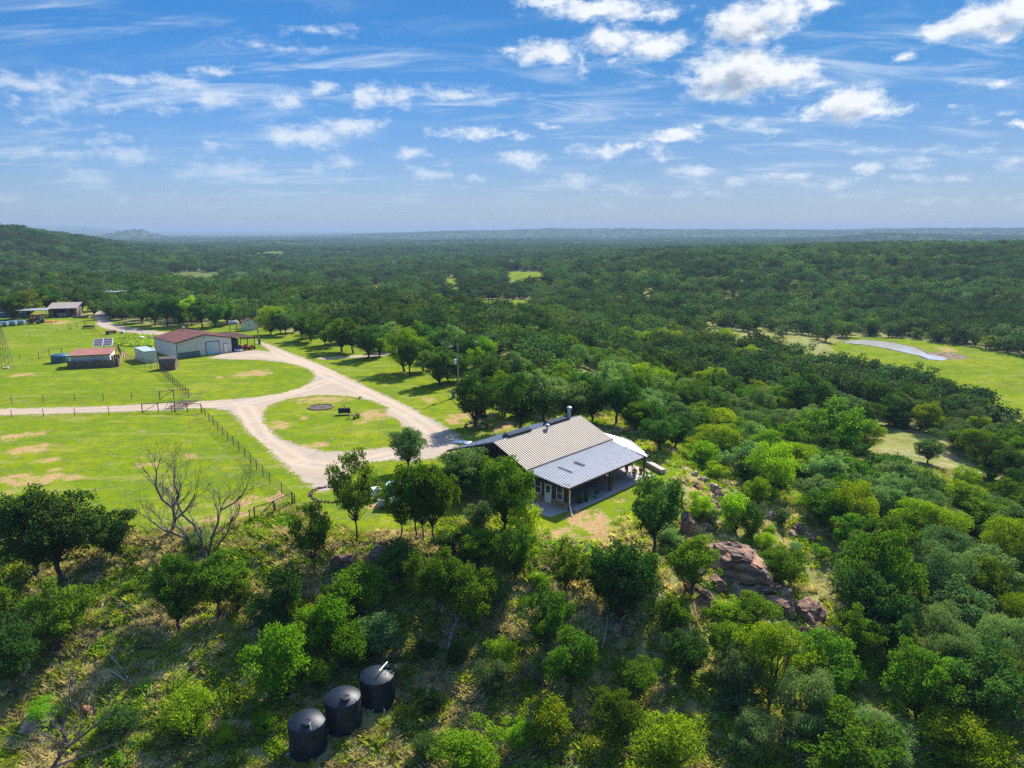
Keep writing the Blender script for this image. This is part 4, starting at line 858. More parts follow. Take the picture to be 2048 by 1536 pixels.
# three black water tanks on the slope
TK = []
for k, (px, py, yl, lab) in enumerate(((617, 1494, 0.2, 'black round water tank with white elbow on its lid, lowest and leftmost of three'), (688, 1445, 0.5, 'middle black round water tank of the row on the slope'), (756, 1400, 1.2, 'black round water tank with white overflow pipe on top, farthest right of three'))):
    w = pix(px, py); r = 1.22; h = 2.15
    t = thing('water_tank', lab, 'water tank', (w[0], w[1], w[2] - .15), R((-62, -50, 20)[k]), 'black water tanks on the slope'); TK.append((w[0], w[1], w[2]))
    prof = [(r * .98, 0)] + [(r * (1.0 + (.009 if i % 2 else -.007)), .1 + i * (h - .15) / 12) for i in range(13)] + [(r * .985, h + .02), (r * .9, h + .09), (r * .7, h + .22), (r * .45, h + .33), (r * .2, h + .4), (.05, h + .41)]
    MB().lathe(prof, n=48).build('body', M['black'], t, smooth=True)
    MB().tube([(.2, -r * .99, .3), (.2, -r - .22, .3), (.2, -r - .24, .05)], .045, 7).build('outlet_pipe', M['bleach'], t, smooth=True)
    cx_, cy_ = .68, -.1; lz = h + .19
    if k == 2: cx_, cy_ = .75, .35
    ld = MB().lathe([(.28, lz - .1), (.28, lz + .12), (.31, lz + .13), (.31, lz + .2), (.24, lz + .22), (.22, lz + .2), (.05, lz + .22)], (cx_, cy_, 0), 24).build('lid', M['black'], t, smooth=True)
    m = MB()
    for a in (0.4, 2.0, 3.6, 5.2): m.tube([(r * .80 * math.cos(a), r * .8 * math.sin(a), h + .14), (r * 1.0 * math.cos(a), r * 1.0 * math.sin(a), h + .04)], .02, 4)
    m.build('lifting_lug', M['black'], t)
    if k == 0: MB().tube([(cx_ + .15, cy_ + .1, lz + .15), (cx_ + .32, cy_ + .12, lz + .22), (cx_ + .42, cy_ + .12, lz - .1)], .035, 8).build('pipe', M['white'], t, smooth=True)
    if k == 2: MB().tube([(.1, -.5, h + .25), (.12, -.5, h + .62), (.8, .2, h + .72), (.8, .3, h + .3)], .05, 8).build('pipe', M['white'], t, smooth=True)
def ground_pipe(pts, r, label, m=None, nm='pipe'):
    q = []
    for p in pts: w = pix(*p); q.append((w[0], w[1], w[2] + r + .05))
    o = MB().tube(q, r, 7).build(nm, m or M['white'], None, smooth=True); tag(o, label, 'pipe')
ground_pipe([(762, 1419), (784, 1404), (803, 1390)], .035, 'white pipe propped on the ground beside the right black tank, upper of two', M['bleach']); ground_pipe([(760, 1421), (785, 1413), (811, 1407)], .035, 'pale pipe lying on the ground below the other by the right black tank', M['bleach']); ground_pipe([(788, 1377), (800, 1368), (818, 1360)], .03, 'thin dark hose leading away from the right black tank', M['galv'], 'hose')
# propane tank and pickup under the trees
w = pix(732, 1002); t = thing('propane_tank', 'white horizontal propane tank beside the stone ring', 'propane tank', (w[0], w[1] , 0), R(26))
MB().lathe([(.12, -1.75), (.32, -1.65), (.48, -1.45), (.52, -1.25), (.52, 1.25), (.48, 1.45), (.32, 1.65), (.12, 1.75)], (0, 0, .85), 26, 'x').build('body', M['white'], t, smooth=True); MB().lathe([(.26, 1.34), (.26, 1.5), (.2, 1.58), (.05, 1.62)], (-.1, 0, 0), 16).build('dome_cover', M['galv'], t, smooth=True)
for x in (-1, 1): MB().box(x - .08, x + .08, -.4, .4, 0, .45).build('leg', M['conc'], t)
w = pix(783, 1012); t = thing('pickup_truck', 'pale pickup truck parked in the shade behind the tall oaks', 'pickup', (w[0], w[1] + 1.6, 0), R(-96))
pt = mat('pale_blue_paint', (.55, .62, .70), .3, .2)
MB().prism([(-2.7, -.92, .45), (2.7, -.92, .45), (2.7, -.92, .95), (1.3, -.92, 1.08), (.7, -.92, 1.12), (-2.7, -.92, 1.12)], (0, 1.84, 0)).build('body', pt, t, bevel=.06)
c = MB().prism([(-.9, -.8, 1.12), (1.25, -.8, 1.1), (.6, -.72, 1.75), (-.75, -.72, 1.75)], (0, 1.56, 0)).build('cab', M['glass'], t, bevel=.05); MB().box(-.78, .6, -.74, .74, 1.752, 1.82).build('roof', pt, c, bevel=.03)
MB().box(-2.6, -1.0, -.8, .8, 1.121, 1.14).build('truck_bed', M['blk'], t); MB().box(2.7, 2.85, -.9, .9, .45, .65).build('bumper', M['galv'], t)
for x in (-1.7, 1.7):
    for y in (-.95, .73):
        f = MB().lathe([(.2, 0), (.38, .01), (.38, .21), (.2, .22)], (x, y, .38), 20, 'y').build('wheel', M['tyre'], t); MB().lathe([(.2, -.01), (.2, .23)], (x, y, .38), 12, 'y').build('rim', M['galv'], f)
for y in (-.7, .5): MB().box(2.701, 2.74, y, y + .25, .72, .88).build('headlight', M['white'], t)
# rocks -------------------------------------------------------------
def rock_mesh(name, seed, sub=3, strata=0.0):
    import bmesh
    bm = bmesh.new(); bmesh.ops.create_icosphere(bm, subdivisions=sub, radius=1.0); off = Vector((seed * 13.7, seed * 7.1, seed * 3.3))
    rs = random.Random(seed); planes = [(Vector((rs.uniform(-1, 1), rs.uniform(-1, 1), rs.uniform(-.6, 1))).normalized(), rs.uniform(.5, .8)) for _ in range(13)]
    for v in bm.verts:
        p = v.co.copy()
        for n, d in planes:
            k = p.dot(n)
            if k > d: p -= n * (k - d) * .98
        p *= 1 + .11 * mn.fractal(p * 1.6 + off, 1.0, 2.0, 4)
        w_ = mn.voronoi(p * 2.6 + off)[0]; p *= 1 - .10 * max(0, .28 - (w_[1] - w_[0])) / .28
        if strata: p.x += .07 * mn.noise(Vector((0, 0, p.z * 7)) + off) ; p += p.normalized() * .06 * mn.noise(Vector((p.x * 2, p.y * 2, p.z * 11)) + off)
        p += p.normalized() * 0.035 * mn.fractal(p * 6 + off, .8, 2, 3)
        v.co = p
    me = bpy.data.meshes.new(name); bm.to_mesh(me); bm.free(); me.polygons.foreach_set('use_smooth', [True] * len(me.polygons)); me.set_sharp_from_angle(angle=R(28)); return me
RM = {}
for k in range(6):
    for mk in ('rock', 'rockp', 'orange_rock'):
        if mk == 'orange_rock' and k > 1: continue
        me = rock_mesh('rock', k + 1, 5 if k == 0 else 4, k < 3) if mk == 'rock' else RM[('rock', k)].copy(); me.materials.clear(); me.materials.append(M[mk]); RM[(mk, k)] = me
def rock(px, py, wpx, hpx, mk, k, label, group=None, rz=0.0, dp=0.8, name='rock'):
    w = pix(px, py); d = proj(*w)[2]; W = wpx * d / FPX; H = hpx * d / FPX
    o = link(bpy.data.objects.new(name, RM[(mk, k)])); o.scale = (W / 1.7, W / 1.7 * dp, H / 1.35); o.rotation_euler = (0, 0, rz); o.location = (w[0], w[1], w[2] + H * .22)
    return tag(o, label, 'rock' if name == 'rock' else 'boulder', group)
rock(1464, 1134, 168, 70, 'rock', 0, 'huge domed reddish-brown boulder on the slope right of the house lawn', rz=-.6, dp=.75, name='boulder')
rock(1376, 1064, 50, 50, 'rock', 4, 'upright brown boulder just right of the tall oak on the lawn edge', rz=.5, dp=.6, name='boulder')
rock(1512, 1176, 100, 30, 'rock', 2, 'long flat brown slab of rock right below the huge domed boulder', rz=-.5, name='boulder')
rock(1574, 1196, 34, 30, 'rockp', 3, 'tall narrow pale rock beside the dead branches below the huge boulder', rz=.3)
rock(1622, 1236, 84, 48, 'rock', 2, 'large brown rock outcrop below the brush pile at right', rz=.8, name='boulder')
rock(692, 1132, 58, 34, 'rock', 1, 'dark flat boulder in shade below the slim tall oak', rz=.4, name='boulder')
rock(768, 1118, 66, 26, 'rock', 4, 'low dark rock ledge in the shade of the clump of tall oaks', name='boulder')
rock(85, 1446, 74, 30, 'rockp', 2, 'pale grey boulder beside the dead tree at the lower left corner', rz=.3, name='boulder')
for i, (px, py, w_, h_, mk) in enumerate(((1405, 962, 30, 14, 'rockp'), (1388, 950, 22, 12, 'rockp'), (1425, 978, 34, 16, 'rockp'), (1436, 992, 26, 14, 'rock'), (1398, 978, 16, 10, 'orange_rock'), (1340, 975, 24, 12, 'rockp'), (1320, 968, 18, 10, 'rockp'), (1455, 1005, 22, 12, 'rock'), (1372, 965, 18, 9, 'rockp'),
    (1428, 1012, 30, 14, 'rock'), (1555, 1040, 34, 20, 'rock'), (1535, 1032, 24, 14, 'rockp'), (1602, 1062, 40, 20, 'rock'), (1585, 1072, 26, 14, 'rockp'), (1620, 1080, 30, 16, 'rock'), (1400, 1092, 26, 16, 'rock'), (1418, 1130, 22, 14, 'rock'), (1470, 1180, 30, 18, 'rockp'), (1480, 1196, 26, 14, 'rock'), (1408, 1196, 44, 26, 'rock'), (1380, 1180, 30, 24, 'rock'), (1345, 1210, 30, 20, 'rock'),
    (1640, 1285, 36, 26, 'rock'), (1655, 1318, 30, 18, 'rockp'), (1610, 1262, 26, 16, 'rock'), (98, 1272, 36, 18, 'rock'), (118, 1292, 40, 18, 'rock'), (112, 1312, 32, 16, 'rock'), (70, 1462, 60, 16, 'rockp'), (178, 1422, 32, 16, 'orange_rock'), (388, 1338, 28, 20, 'rock'), (402, 1348, 18, 12, 'rock'), (884, 1362, 10, 7, 'orange_rock'), (892, 1370, 11, 8, 'orange_rock'), (876, 1376, 9, 7, 'orange_rock'), (1240, 1230, 30, 20, 'rock'), (1255, 1260, 40, 22, 'rock'),
    (1075, 1075, 20, 8, 'rockp'), (1100, 1105, 26, 10, 'rockp'), (1130, 1120, 22, 9, 'rockp'), (960, 1060, 16, 7, 'rockp'), (985, 1072, 18, 8, 'rockp'), (1990, 1430, 60, 34, 'rock'), (2030, 1410, 50, 24, 'rock'), (1150, 1095, 18, 9, 'rockp'), (640, 1095, 16, 8, 'rockp'), (250, 1230, 30, 12, 'rock'), (215, 1250, 26, 10, 'rock'), (1090, 1140, 30, 14, 'rock'), (900, 1120, 34, 14, 'rock'))):
    w_names = {'rock': 'brown', 'rockp': 'pale tan', 'orange_rock': 'orange'}[mk]
    near = 'by the end of the retaining wall' if py < 1000 and px > 1300 else 'on the rocky spur below the house' if px > 1380 and py < 1090 else 'around the huge domed boulder' if px > 1340 and py < 1220 else 'on the outcrop below the brush pile' if 1600 < px < 1700 else 'in the bottom right corner' if px > 1900 else 'near the slim tree at far left' if px < 260 and py < 1330 else 'beside the dead tree at lower left' if px < 260 else 'by the bright bush at lower left' if px < 420 else 'right of the black tanks' if 860 < px < 900 and py > 1300 else 'at the lower edge of the house lawn'
    rock(px, py, w_, h_, mk, i % 2 if mk == 'orange_rock' else i % 6, '%s weathered rock %s' % (w_names, near), '%s rocks %s' % (w_names, near), rz=i * 1.3)
_rr = random.Random(77); _path = [(1385, 985), (1440, 1010), (1400, 1085), (1450, 1165), (1520, 1180), (1590, 1205), (1640, 1240), (1650, 1290), (1680, 1340)]
for i in range(64):
    f = _rr.uniform(0, len(_path) - 1.01); a_, b_ = _path[int(f)], _path[int(f) + 1]; g_ = f - int(f)
    rock(a_[0] + (b_[0] - a_[0]) * g_ + _rr.gauss(0, 20), a_[1] + (b_[1] - a_[1]) * g_ + _rr.gauss(0, 12), _rr.uniform(9, 34), _rr.uniform(6, 15), _rr.choice(['rock', 'rock', 'rockp']), _rr.randrange(6), 'angular broken rock of the ledge running down the spur', 'broken rocks of the ledge down the spur', rz=_rr.uniform(0, 6))
for px_, py_, w_, h_, z_ in ((1490, 1190, 90, 22, .4), (1560, 1212, 80, 24, -.3), (1610, 1222, 70, 26, .9), (1655, 1275, 60, 26, .2), (1430, 1168, 60, 22, -.8), (1665, 1330, 50, 22, .5)):
    rock(px_, py_, w_, h_, 'rock', 1 + int(px_) % 4, 'large flat reddish slab in the ledge running down the spur', 'large slabs of the ledge down the spur', rz=z_)
rcx, rcy, _ = pix(662, 992)
for i in range(34):
    a = 2 * math.pi * i / 34; q = 1.0 if i % 2 else 1.06
    px, py = 662 + 40 * math.cos(a) * q, 990 + 15 * math.sin(a) * q; rock(px, py, 7 + (i * 7) % 5, 5, 'rock', 3 + i % 3, 'dark brown stone in the low ring around the pale green lid', 'stones of the ring around the green lid', rz=i)
w = pix(687, 995); o = MB().lathe([(.32, 0), (.32, .1), (.25, .14), (.05, .15)], n=20).build('tank_lid', M['mint'], None, smooth=True); o.location = (w[0], w[1], 0); tag(o, 'pale green round septic lid in the grass inside the stone ring', 'lid')
for i in range(12):
    a = 2 * math.pi * i / 12; rock(953 + 22 * math.cos(a), 853 + 7 * math.sin(a), 8, 5, 'rock', i % 6, 'dark stone edging the foot of the big oak by the drive', 'stones around the big oak by the drive', rz=i)
# things on the island in the drive
w = pix(642, 815); t = thing('fire_pit', 'round blackened fire pit ringed with stones on the drive island', 'fire pit', (w[0], w[1], 0)); MB().lathe([(1.7, 0), (1.6, .06), (.8, .08), (.2, .12)], n=30).build('ash_bed', M['ash'], t, smooth=True)
m = MB()
for i in range(26):
    a = 2 * math.pi * i / 26; m.lathe([(.12, 0), (.2, .08), (.17, .2), (.06, .26)], (1.85 * math.cos(a), 1.85 * math.sin(a), 0), 7)
m.build('stone_ring', M['stone'], t)
w = pix(689, 829); t = thing('barbecue_smoker', 'black barrel smoker with short chimney on the drive island', 'smoker', (w[0], w[1], 0), .15); MB().lathe([(.35, -.9), (.42, -.85), (.42, .85), (.35, .9)], (0, 0, .65), 20, 'x').build('barrel', M['blk'], t, smooth=True); MB().tube([(0, .1, 1.0), (0, .1, 1.55)], .06, 8).build('chimney', M['post'], t)
for x in (-.7, .7):
    for y in (-.3, .3): MB().tube([(x, y, 0), (x, y * .8, .4)], .03, 5).build('leg', M['blk'], t)
w = pix(705, 837); t = thing('old_plough', 'rusty antique plough with iron wheels among spiky leaves on the drive island', 'implement', (w[0], w[1], 0), .5)
for x in (-.55, .55):
    m = MB(); N = 20
    m.tube([(x, .45 * math.cos(a * 2 * math.pi / N), .47 + .45 * math.sin(a * 2 * math.pi / N)) for a in range(N + 1)], .025, 5, False)
    for a in range(8): m.tube([(x, 0, .47), (x, .44 * math.cos(a * math.pi / 4), .47 + .44 * math.sin(a * math.pi / 4))], .014, 4)
    m.build('wheel', M['post'], t)
MB().tube([(-.6, 0, .47), (.6, 0, .47)], .035, 6).build('axle', M['post'], t); MB().tube([(0, -1, .3), (0, 0, .55), (0, 1.1, .9)], .05, 6).build('beam', M['post'], t); MB().prism([(-.1, -1.1, 0), (-.1, -.6, .1), (-.1, -.8, .6)], (.2, 0, 0)).build('blade', M['post'], t)
def spiky(name, label, px, py, r, n, m):
    w = pix(px, py); b = MB(); rs = random.Random(int(px))
    for i in range(n):
        a = rs.uniform(0, 6.28); e = rs.uniform(.3, 1.4); d = Vector((math.cos(a) * math.cos(e), math.sin(a) * math.cos(e), math.sin(e))) * r; s = Vector((-math.sin(a), math.cos(a), 0)) * .035
        b.add([-s, s, d * .6 + s * 1.2, d, d * .6 - s * 1.2], [(0, 1, 2, 3, 4)])
    o = b.build(name, m); o.location = w; tag(o, label, 'plant')
spiky('yucca', 'spiky grey-green yucca beside the old plough', 716, 835, .8, 50, M['teal']); spiky('yucca', 'small yucca at the edge of the drive island', 720, 797, .5, 40, M['teal'])
for k, (px, py, lb) in enumerate(((178, 657, 'rusty red plough frame by the pasture fence near the farm road'), (222, 668, 'black and red harrow frame standing in the weeds beyond the solar array'))):
    w = pix(px, py); t = thing('farm_implement', lb, 'implement', (w[0], w[1], 0), .3 + k); MB().box(-1, 1, -.6, .6, .4, .9).build('frame', M['post'], t); m = MB()
    for i in range(7): m.tube([(-1.5 + i * .5, -.9, 0), (-1.5 + i * .5, -.6, .8), (-1.5 + i * .5, .6, .8)], .05, 5)
    m.build('tine', M['blk'], t); MB().lathe([(.45, -.08), (.45, .08)], (-1.3, 0, .45), 16, 'x').build('wheel', M['tyre'], t); MB().lathe([(.45, -.08), (.45, .08)], (1.3, 0, .45), 16, 'x').build('wheel', M['tyre'], t)
for k, (px, py, m_, lb) in enumerate(((245, 667, 'white', 'white plastic tub beyond the harrow frame'), (284, 679, 'white', 'pale round container in the weeds behind the container'), (299, 680, 'bluetank', 'dark blue drum in the weeds behind the container'))):
    w = pix(px, py); o = MB().lathe([(.4, 0), (.5, .1), (.52, .7), (.4, .8)], n=16).build('drum', M[m_], None, smooth=True); o.location = (w[0], w[1], 0); tag(o, lb, 'drum')
w = pix(162, 636); o = MB().tube([(-2.2, 0, .35), (0, .15, .38), (2.2, .0, .33)], [.34, .36, .3], 10).build('log', M['wood'], None, smooth=True); o.location = (w[0], w[1], 0); o.rotation_euler = (0, 0, .25); tag(o, 'big cut log lying in the grass beside the old barn', 'log')
w = pix(352, 703); o = MB().box(-.5, .5, -.4, .4, 0, .8).build('crate', M['post'], None, bevel=.05); o.location = (w[0] + .5, w[1] - .8, 0); tag(o, 'dark red crate against the left wall of the shop', 'crate')
# fences --------------------------------------------------------------
def fence(label, pts, spacing, h=1.3, r=.045, wires=5, wr=.012, tee=None, wcol=None, cat='fence', mesh=0, rail=False):
    q = [pix(*p) if len(p) == 2 else p for p in pts]; w0 = q[0]; t = thing('fence', label, cat, w0)
    P = []
    for a, b in zip(q[:-1], q[1:]):
        L = math.dist(a[:2], b[:2]); n = max(1, round(L / spacing))
        for i in range(n): f = i / n; P.append((a[0] + (b[0] - a[0]) * f, a[1] + (b[1] - a[1]) * f))
    P.append(q[-1][:2]); P = [(x - w0[0], y - w0[1], float(terr(x, y)) - w0[2]) for x, y in P]
    me = None
    for i, p in enumerate(P[:100]):
        if me is None: o = MB().tube([(0, 0, -.1), (0, 0, h)], r, 6).build('post', M['post'], t); me = o.data
        else: o = link(bpy.data.objects.new('post', me), t)
        o.location = p
    m = MB()
    for k in range(wires):
        z = h * (.12 + .84 * k / max(1, wires - 1)); m.tube([(p[0], p[1], p[2] + z) for p in P], wr, 4, False)
    if mesh:
        for a, b in zip(P[:-1], P[1:]):
            n = max(1, int(math.dist(a, b) / mesh))
            for i in range(n): f = i / n; x, y, z = (a[0] + (b[0] - a[0]) * f, a[1] + (b[1] - a[1]) * f, a[2] + (b[2] - a[2]) * f); m.tube([(x, y, z + .05), (x, y, z + h * .95)], wr * .8, 3, False)
    m.build('wire', wcol or M['dead'], t)
    if rail: MB().tube([(p[0], p[1], p[2] + h) for p in P], r * .9, 6).build('top_rail', M['post'], t)
    return t
def brace(label, pts, h=1.5):
    q = [pix(*p) for p in pts]; t = thing('pipe_brace', label, 'fence brace', q[0]); L = [(a[0] - q[0][0], a[1] - q[0][1], a[2] - q[0][2]) for a in q]
    for p in L: MB().tube([(p[0], p[1], p[2]), (p[0], p[1], p[2] + h)], .07, 8).build('post', M['post'], t)
    MB().tube([(p[0], p[1], p[2] + h - .08) for p in L], .05, 6).build('rail', M['post'], t)
    MB().tube([(L[0][0], L[0][1], L[0][2] + .1), (L[1][0], L[1][1], L[1][2] + h - .1)], .045, 6).build('diagonal', M['post'], t)
fence('wire mesh paddock fence running diagonally beside the drive toward the house', [(403, 826), (436, 862), (490, 915), (540, 968), (590, 1011)], 3.2, 1.35, mesh=.45, wires=7, wr=.011)
fence('wire fence along the near side of the entrance road', [(-40, 838), (150, 832), (285, 826), (403, 826)], 5.0)
fence('wire fence along the far side of the entrance road', [(-40, 808), (150, 803), (320, 797)], 5.0)
fence('chain mesh fence from the cattle guard up to the dark wooden shed', [(378, 795), (350, 772), (322, 746)], 2.2, 1.5, mesh=.4, wires=7)
fence('chain mesh fence in front of the steel container and the bare dirt pen', [(316, 742), (290, 735), (262, 728), (243, 715), (236, 700)], 2.5, 1.7, wires=5, mesh=.6, rail=True)
fence('wire fence from the junk implements down past the solar array', [(238, 703), (222, 690), (196, 670), (175, 657)], 4, 1.3)
fence('thin wire fence along the top of the left pasture', [(-30, 690), (60, 673), (115, 664), (170, 655)], 6, 1.2, wires=4)
fence('wire fence crossing the pasture behind the windmill and stock tank', [(-20, 722), (40, 720), (78, 718)], 6, 1.2, wires=4)
fence('short wire fence from the lower corner of the diagonal fence into the scrub', [(590, 1011), (552, 1030), (500, 1045)], 3, 1.3)
fence('wire fence behind the shop along the farm road', [(245, 668), (285, 673), (330, 680)], 5, 1.4, wires=4)
brace('pipe corner brace on the far side of the cattle guard', [(320, 800), (348, 797), (378, 795)]); brace('pipe brace at the near side of the road left of the cattle guard', [(285, 826), (317, 824), (350, 822)]); brace('pipe brace at the lower corner of the diagonal fence', [(510, 1043), (549, 1030), (585, 1012)]); brace('pipe brace left of the stock tank', [(78, 718), (99, 712), (124, 708)]); brace('pipe brace beside the red plough frame', [(138, 660), (154, 656), (170, 652)]); brace('pipe brace on the near side right of the cattle guard', [(350, 824), (375, 825), (403, 826)])
w = pix(364, 810); t = thing('cattle_guard', 'cattle guard of parallel pipes with tilted wings across the entrance road', 'cattle guard', (w[0], w[1], .06), R(2)); m = MB()
for i in range(9): m.tube([(-1.3 + i * .32, -2.0, 0), (-1.3 + i * .32, 2.6, 0)], .05, 6)
m.build('grille', M['post'], t)
for y in (-2.3, 2.9):
    m = MB()
    for i in range(7): m.tube([(-1.6 + i * .5, y - .2, 0), (-1.0 + i * .5, y + .2, 1.1)], .04, 5)
    m.tube([(-1.6, y - .2, 0), (1.4, y - .2, 0)], .05, 5); m.tube([(-1.0, y + .2, 1.1), (2.0, y + .2, 1.1)], .05, 5); m.build('wing', M['galv'], t)
# ------------------------------------------------------------------ trees, bushes, dead wood, grass
def bez(p0, p1, sag, n=4, rs=None, wob=0.03):
    out = []
    for i in range(n + 1):
        f = i / n; p = p0 + (p1 - p0) * f; p = p + np.array([0, 0, sag * math.sin(math.pi * f)])
        if 0 < i < n: p = p + rs.normal(size=3) * wob
        out.append(tuple(p))
    return out
def tree_geo(seed, nl, leafn, leaf, base=.30, spread=1.0, style='oak', trunk_r=.028, lobe=.17, flat=.0, jit=.75):
    """unit tree: 1 high, crown 1 across; returns trunk MB and leaf arrays"""
    rs = np.random.RandomState(seed); mb = MB(); P = []; N = []
    cz = (1 + base) / 2; hz = (1 - base) / 2
    top = np.array([rs.uniform(-.05, .05), rs.uniform(-.05, .05), base + hz * .7])
    stems = 1 if style != 'bush' else 4
    fork = np.array([top[0] * .5, top[1] * .5, base * .85])
    if stems == 1: mb.tube(bez(np.array([0, 0, -.02]), fork, 0, 3, rs, .008), [trunk_r * 1.25, trunk_r, trunk_r * .9, trunk_r * .8], 7)
    else: fork = np.array([0, 0, .0])
    k = 0; centres = []; LV = []
    while len(centres) < nl and k < 4000:
        k += 1; d = rs.normal(size=3); d /= np.linalg.norm(d); r = rs.uniform(.25, 1) ** .45
        if style == 'mesq': r = rs.uniform(.4, 1) ** .4
        c = np.array([d[0] * .5 * r * .80, d[1] * .5 * r * .80, cz + d[2] * hz * r * .80])
        wide = 1.0 if c[2] > cz - .1 else .82
        c[:2] *= wide * spread
        # ragged outline: some sides bulge, some are bitten away
        a = math.atan2(d[1], d[0]); c[:2] *= 1 + .24 * math.sin(a * 2 + seed) + .16 * math.sin(a * 3 + seed * 2.1) + .10 * math.sin(a * 5 + seed); c[2] += hz * (.16 * math.sin(a * 2 + seed * 3) + .1 * math.sin(a * 3 + seed * 5))
        if centres and min(np.linalg.norm((c - q) * [1, 1, 1]) for q in centres) < lobe * .62: continue
        centres.append(c)
    for c in centres:
        lr = lobe * rs.uniform(.55, 1.35)
        if rs.rand() < .75 or style == 'bush':
            w = trunk_r * .42 * rs.uniform(.5, 1.1); st = fork if rs.rand() < .6 else fork * .4 + top * .6
            if style == 'bush': st = np.array([rs.uniform(-.06, .06), rs.uniform(-.06, .06), 0])
            mb.tube(bez(st, c, -.03, 4, rs, .018), [w, w * .8, w * .6, w * .4, w * .2], 5)
        n = int(leafn * (lr / lobe) ** 2)
        d = rs.normal(size=(n, 3)); d /= np.linalg.norm(d, axis=1)[:, None]; d[:, 2] = np.abs(d[:, 2]) * np.where(rs.rand(n) < .72, 1, -1)
        rr = rs.uniform(.35, 1.08, (n, 1)) ** .55
        sub = 1 + .35 * np.sin(d[:, :1] * 5 + seed) * np.sin(d[:, 1:2] * 6 + seed * 2)
        sc = np.array([1.08, 1.08, .80 - flat])
        P.append(c + d * rr * lr * sub * sc); N.append(d); lv = rs.uniform(0, 1); LV.append(np.full(n, lv))
        if style == 'mesq':     # hanging feathery sprays
            m2 = n // 3; q = d[:m2] * lr * 1.1 * sc + c; q[:, 2] -= rs.uniform(0, .09, m2); P.append(q); N.append(d[:m2] * .5); LV.append(np.full(m2, lv))
    for _ in range(7 if style != 'bush' else 4):      # bare twigs reaching out of the crown
        d = rs.normal(size=3); d[2] = abs(d[2]) * .8; d /= np.linalg.norm(d); e = np.array([d[0] * .5, d[1] * .5, cz + d[2] * hz * 1.02]); w = trunk_r * .3
        mb.tube(bez(np.array([fork[0], fork[1], max(fork[2], base)]), e, .02, 5, rs, .03), [w * 1.6, w * 1.2, w, w * .7, w * .45, w * .2], 4)
    P = np.concatenate(P); N = np.concatenate(N)
    v, f, fl = leaf_quads(P, N + np.array([0, 0, .25]), leaf, rs, jit)
    return mb, v, f, np.clip(fl * .55 + np.concatenate(LV) * .45, 0, 1)
def two_meshes(nm, geo, lm, bm=None):
    mb, v, f, fl = geo
    cr = np_mesh(nm + '_crown', v, f, mats=[lm], smooth=False, fl=fl)
    me = bpy.data.meshes.new(nm + '_trunk'); me.from_pydata(mb.v, [], mb.f); me.materials.append(bm or M['bark']); me.polygons.foreach_set('use_smooth', [True] * len(me.polygons)); me.update()
    return me, cr
def joined(nm, geo, lm, bm=None):
    mb, v, f, fl = geo; nv = len(v)
    tv = np.array(mb.v); tq = [q for q in mb.f if len(q) == 4]; tf = np.array(tq) + nv
    return np_mesh(nm, np.concatenate([v, tv]), np.concatenate([f, tf]), mats=[lm, bm or M['bark']], mi=np.r_[np.zeros(len(f)), np.ones(len(tf))].astype(int), smooth=False, fl=np.r_[fl, np.zeros(len(tf))])
OAK = [tree_geo(s, 62, 210, .0155, base=b, lobe=.098, jit=1.0) for s, b in ((11, .16), (12, .26), (13, .12), (14, .20), (15, .30), (16, .10))]
TALL = [tree_geo(s, 56, 200, .015, base=.26, lobe=.095, trunk_r=.018, jit=1.0) for s in (21, 22, 23)]
MES = [tree_geo(s, 48, 260, .012, base=b, style='mesq', lobe=.105, flat=.1, jit=1.3) for s, b in ((31, .12), (32, .2), (33, .08))]
BUS = [tree_geo(s, 46, 150, .020, base=.02, style='bush', lobe=.125, trunk_r=.03, jit=1.0) for s in (41, 42, 43, 44)]
LIB = {}
def lib(kind, var, geos, lm):
    k = (kind, var % len(geos))
    if k not in LIB: LIB[k] = two_meshes(kind, geos[k[1]], lm)
    return LIB[k]
KIND = {'D': ('oak_tree', OAK, 'oakd', 'dark green oak'), 'M': ('oak_tree', OAK, 'oak', 'mid green oak'), 'T': ('oak_tree', TALL, 'oak', 'tall slim oak'),
        'G': ('live_oak', OAK, 'teal', 'grey-green live oak'), 'Y': ('mesquite_tree', MES, 'mesq', 'bright yellow-green mesquite'), 'Q': ('mesquite_tree', MES, 'teal', 'feathery grey-green mesquite'),
        'B': ('bush', BUS, 'bush', 'bright green bush'), 'E': ('bush', BUS, 'oakd', 'dark green bush'), 'F': ('bush', BUS, 'mesq', 'yellow-green bush'), 'H': ('bush', BUS, 'teal', 'dull grey-green bush')}
TREES = []      # (x, y, z, width, height, kind, variant, label or None, px, py)
def put(px, py, top, wpx, kind, label=None, var=None):
    if 590 < px < 970 and 640 < py < 790: wpx *= 1.2; top -= 4
    w = pix(px, py); d = proj(*w)[2]
    lo, hi = 0.5, 30.0
    for _ in range(22):
        h = (lo + hi) / 2
        if proj(w[0], w[1], w[2] + h)[1] > top: lo = h
        else: hi = h
    TREES.append([w[0], w[1], w[2], wpx * d / FPX, h, kind, len(TREES) if var is None else var, label, px, py])
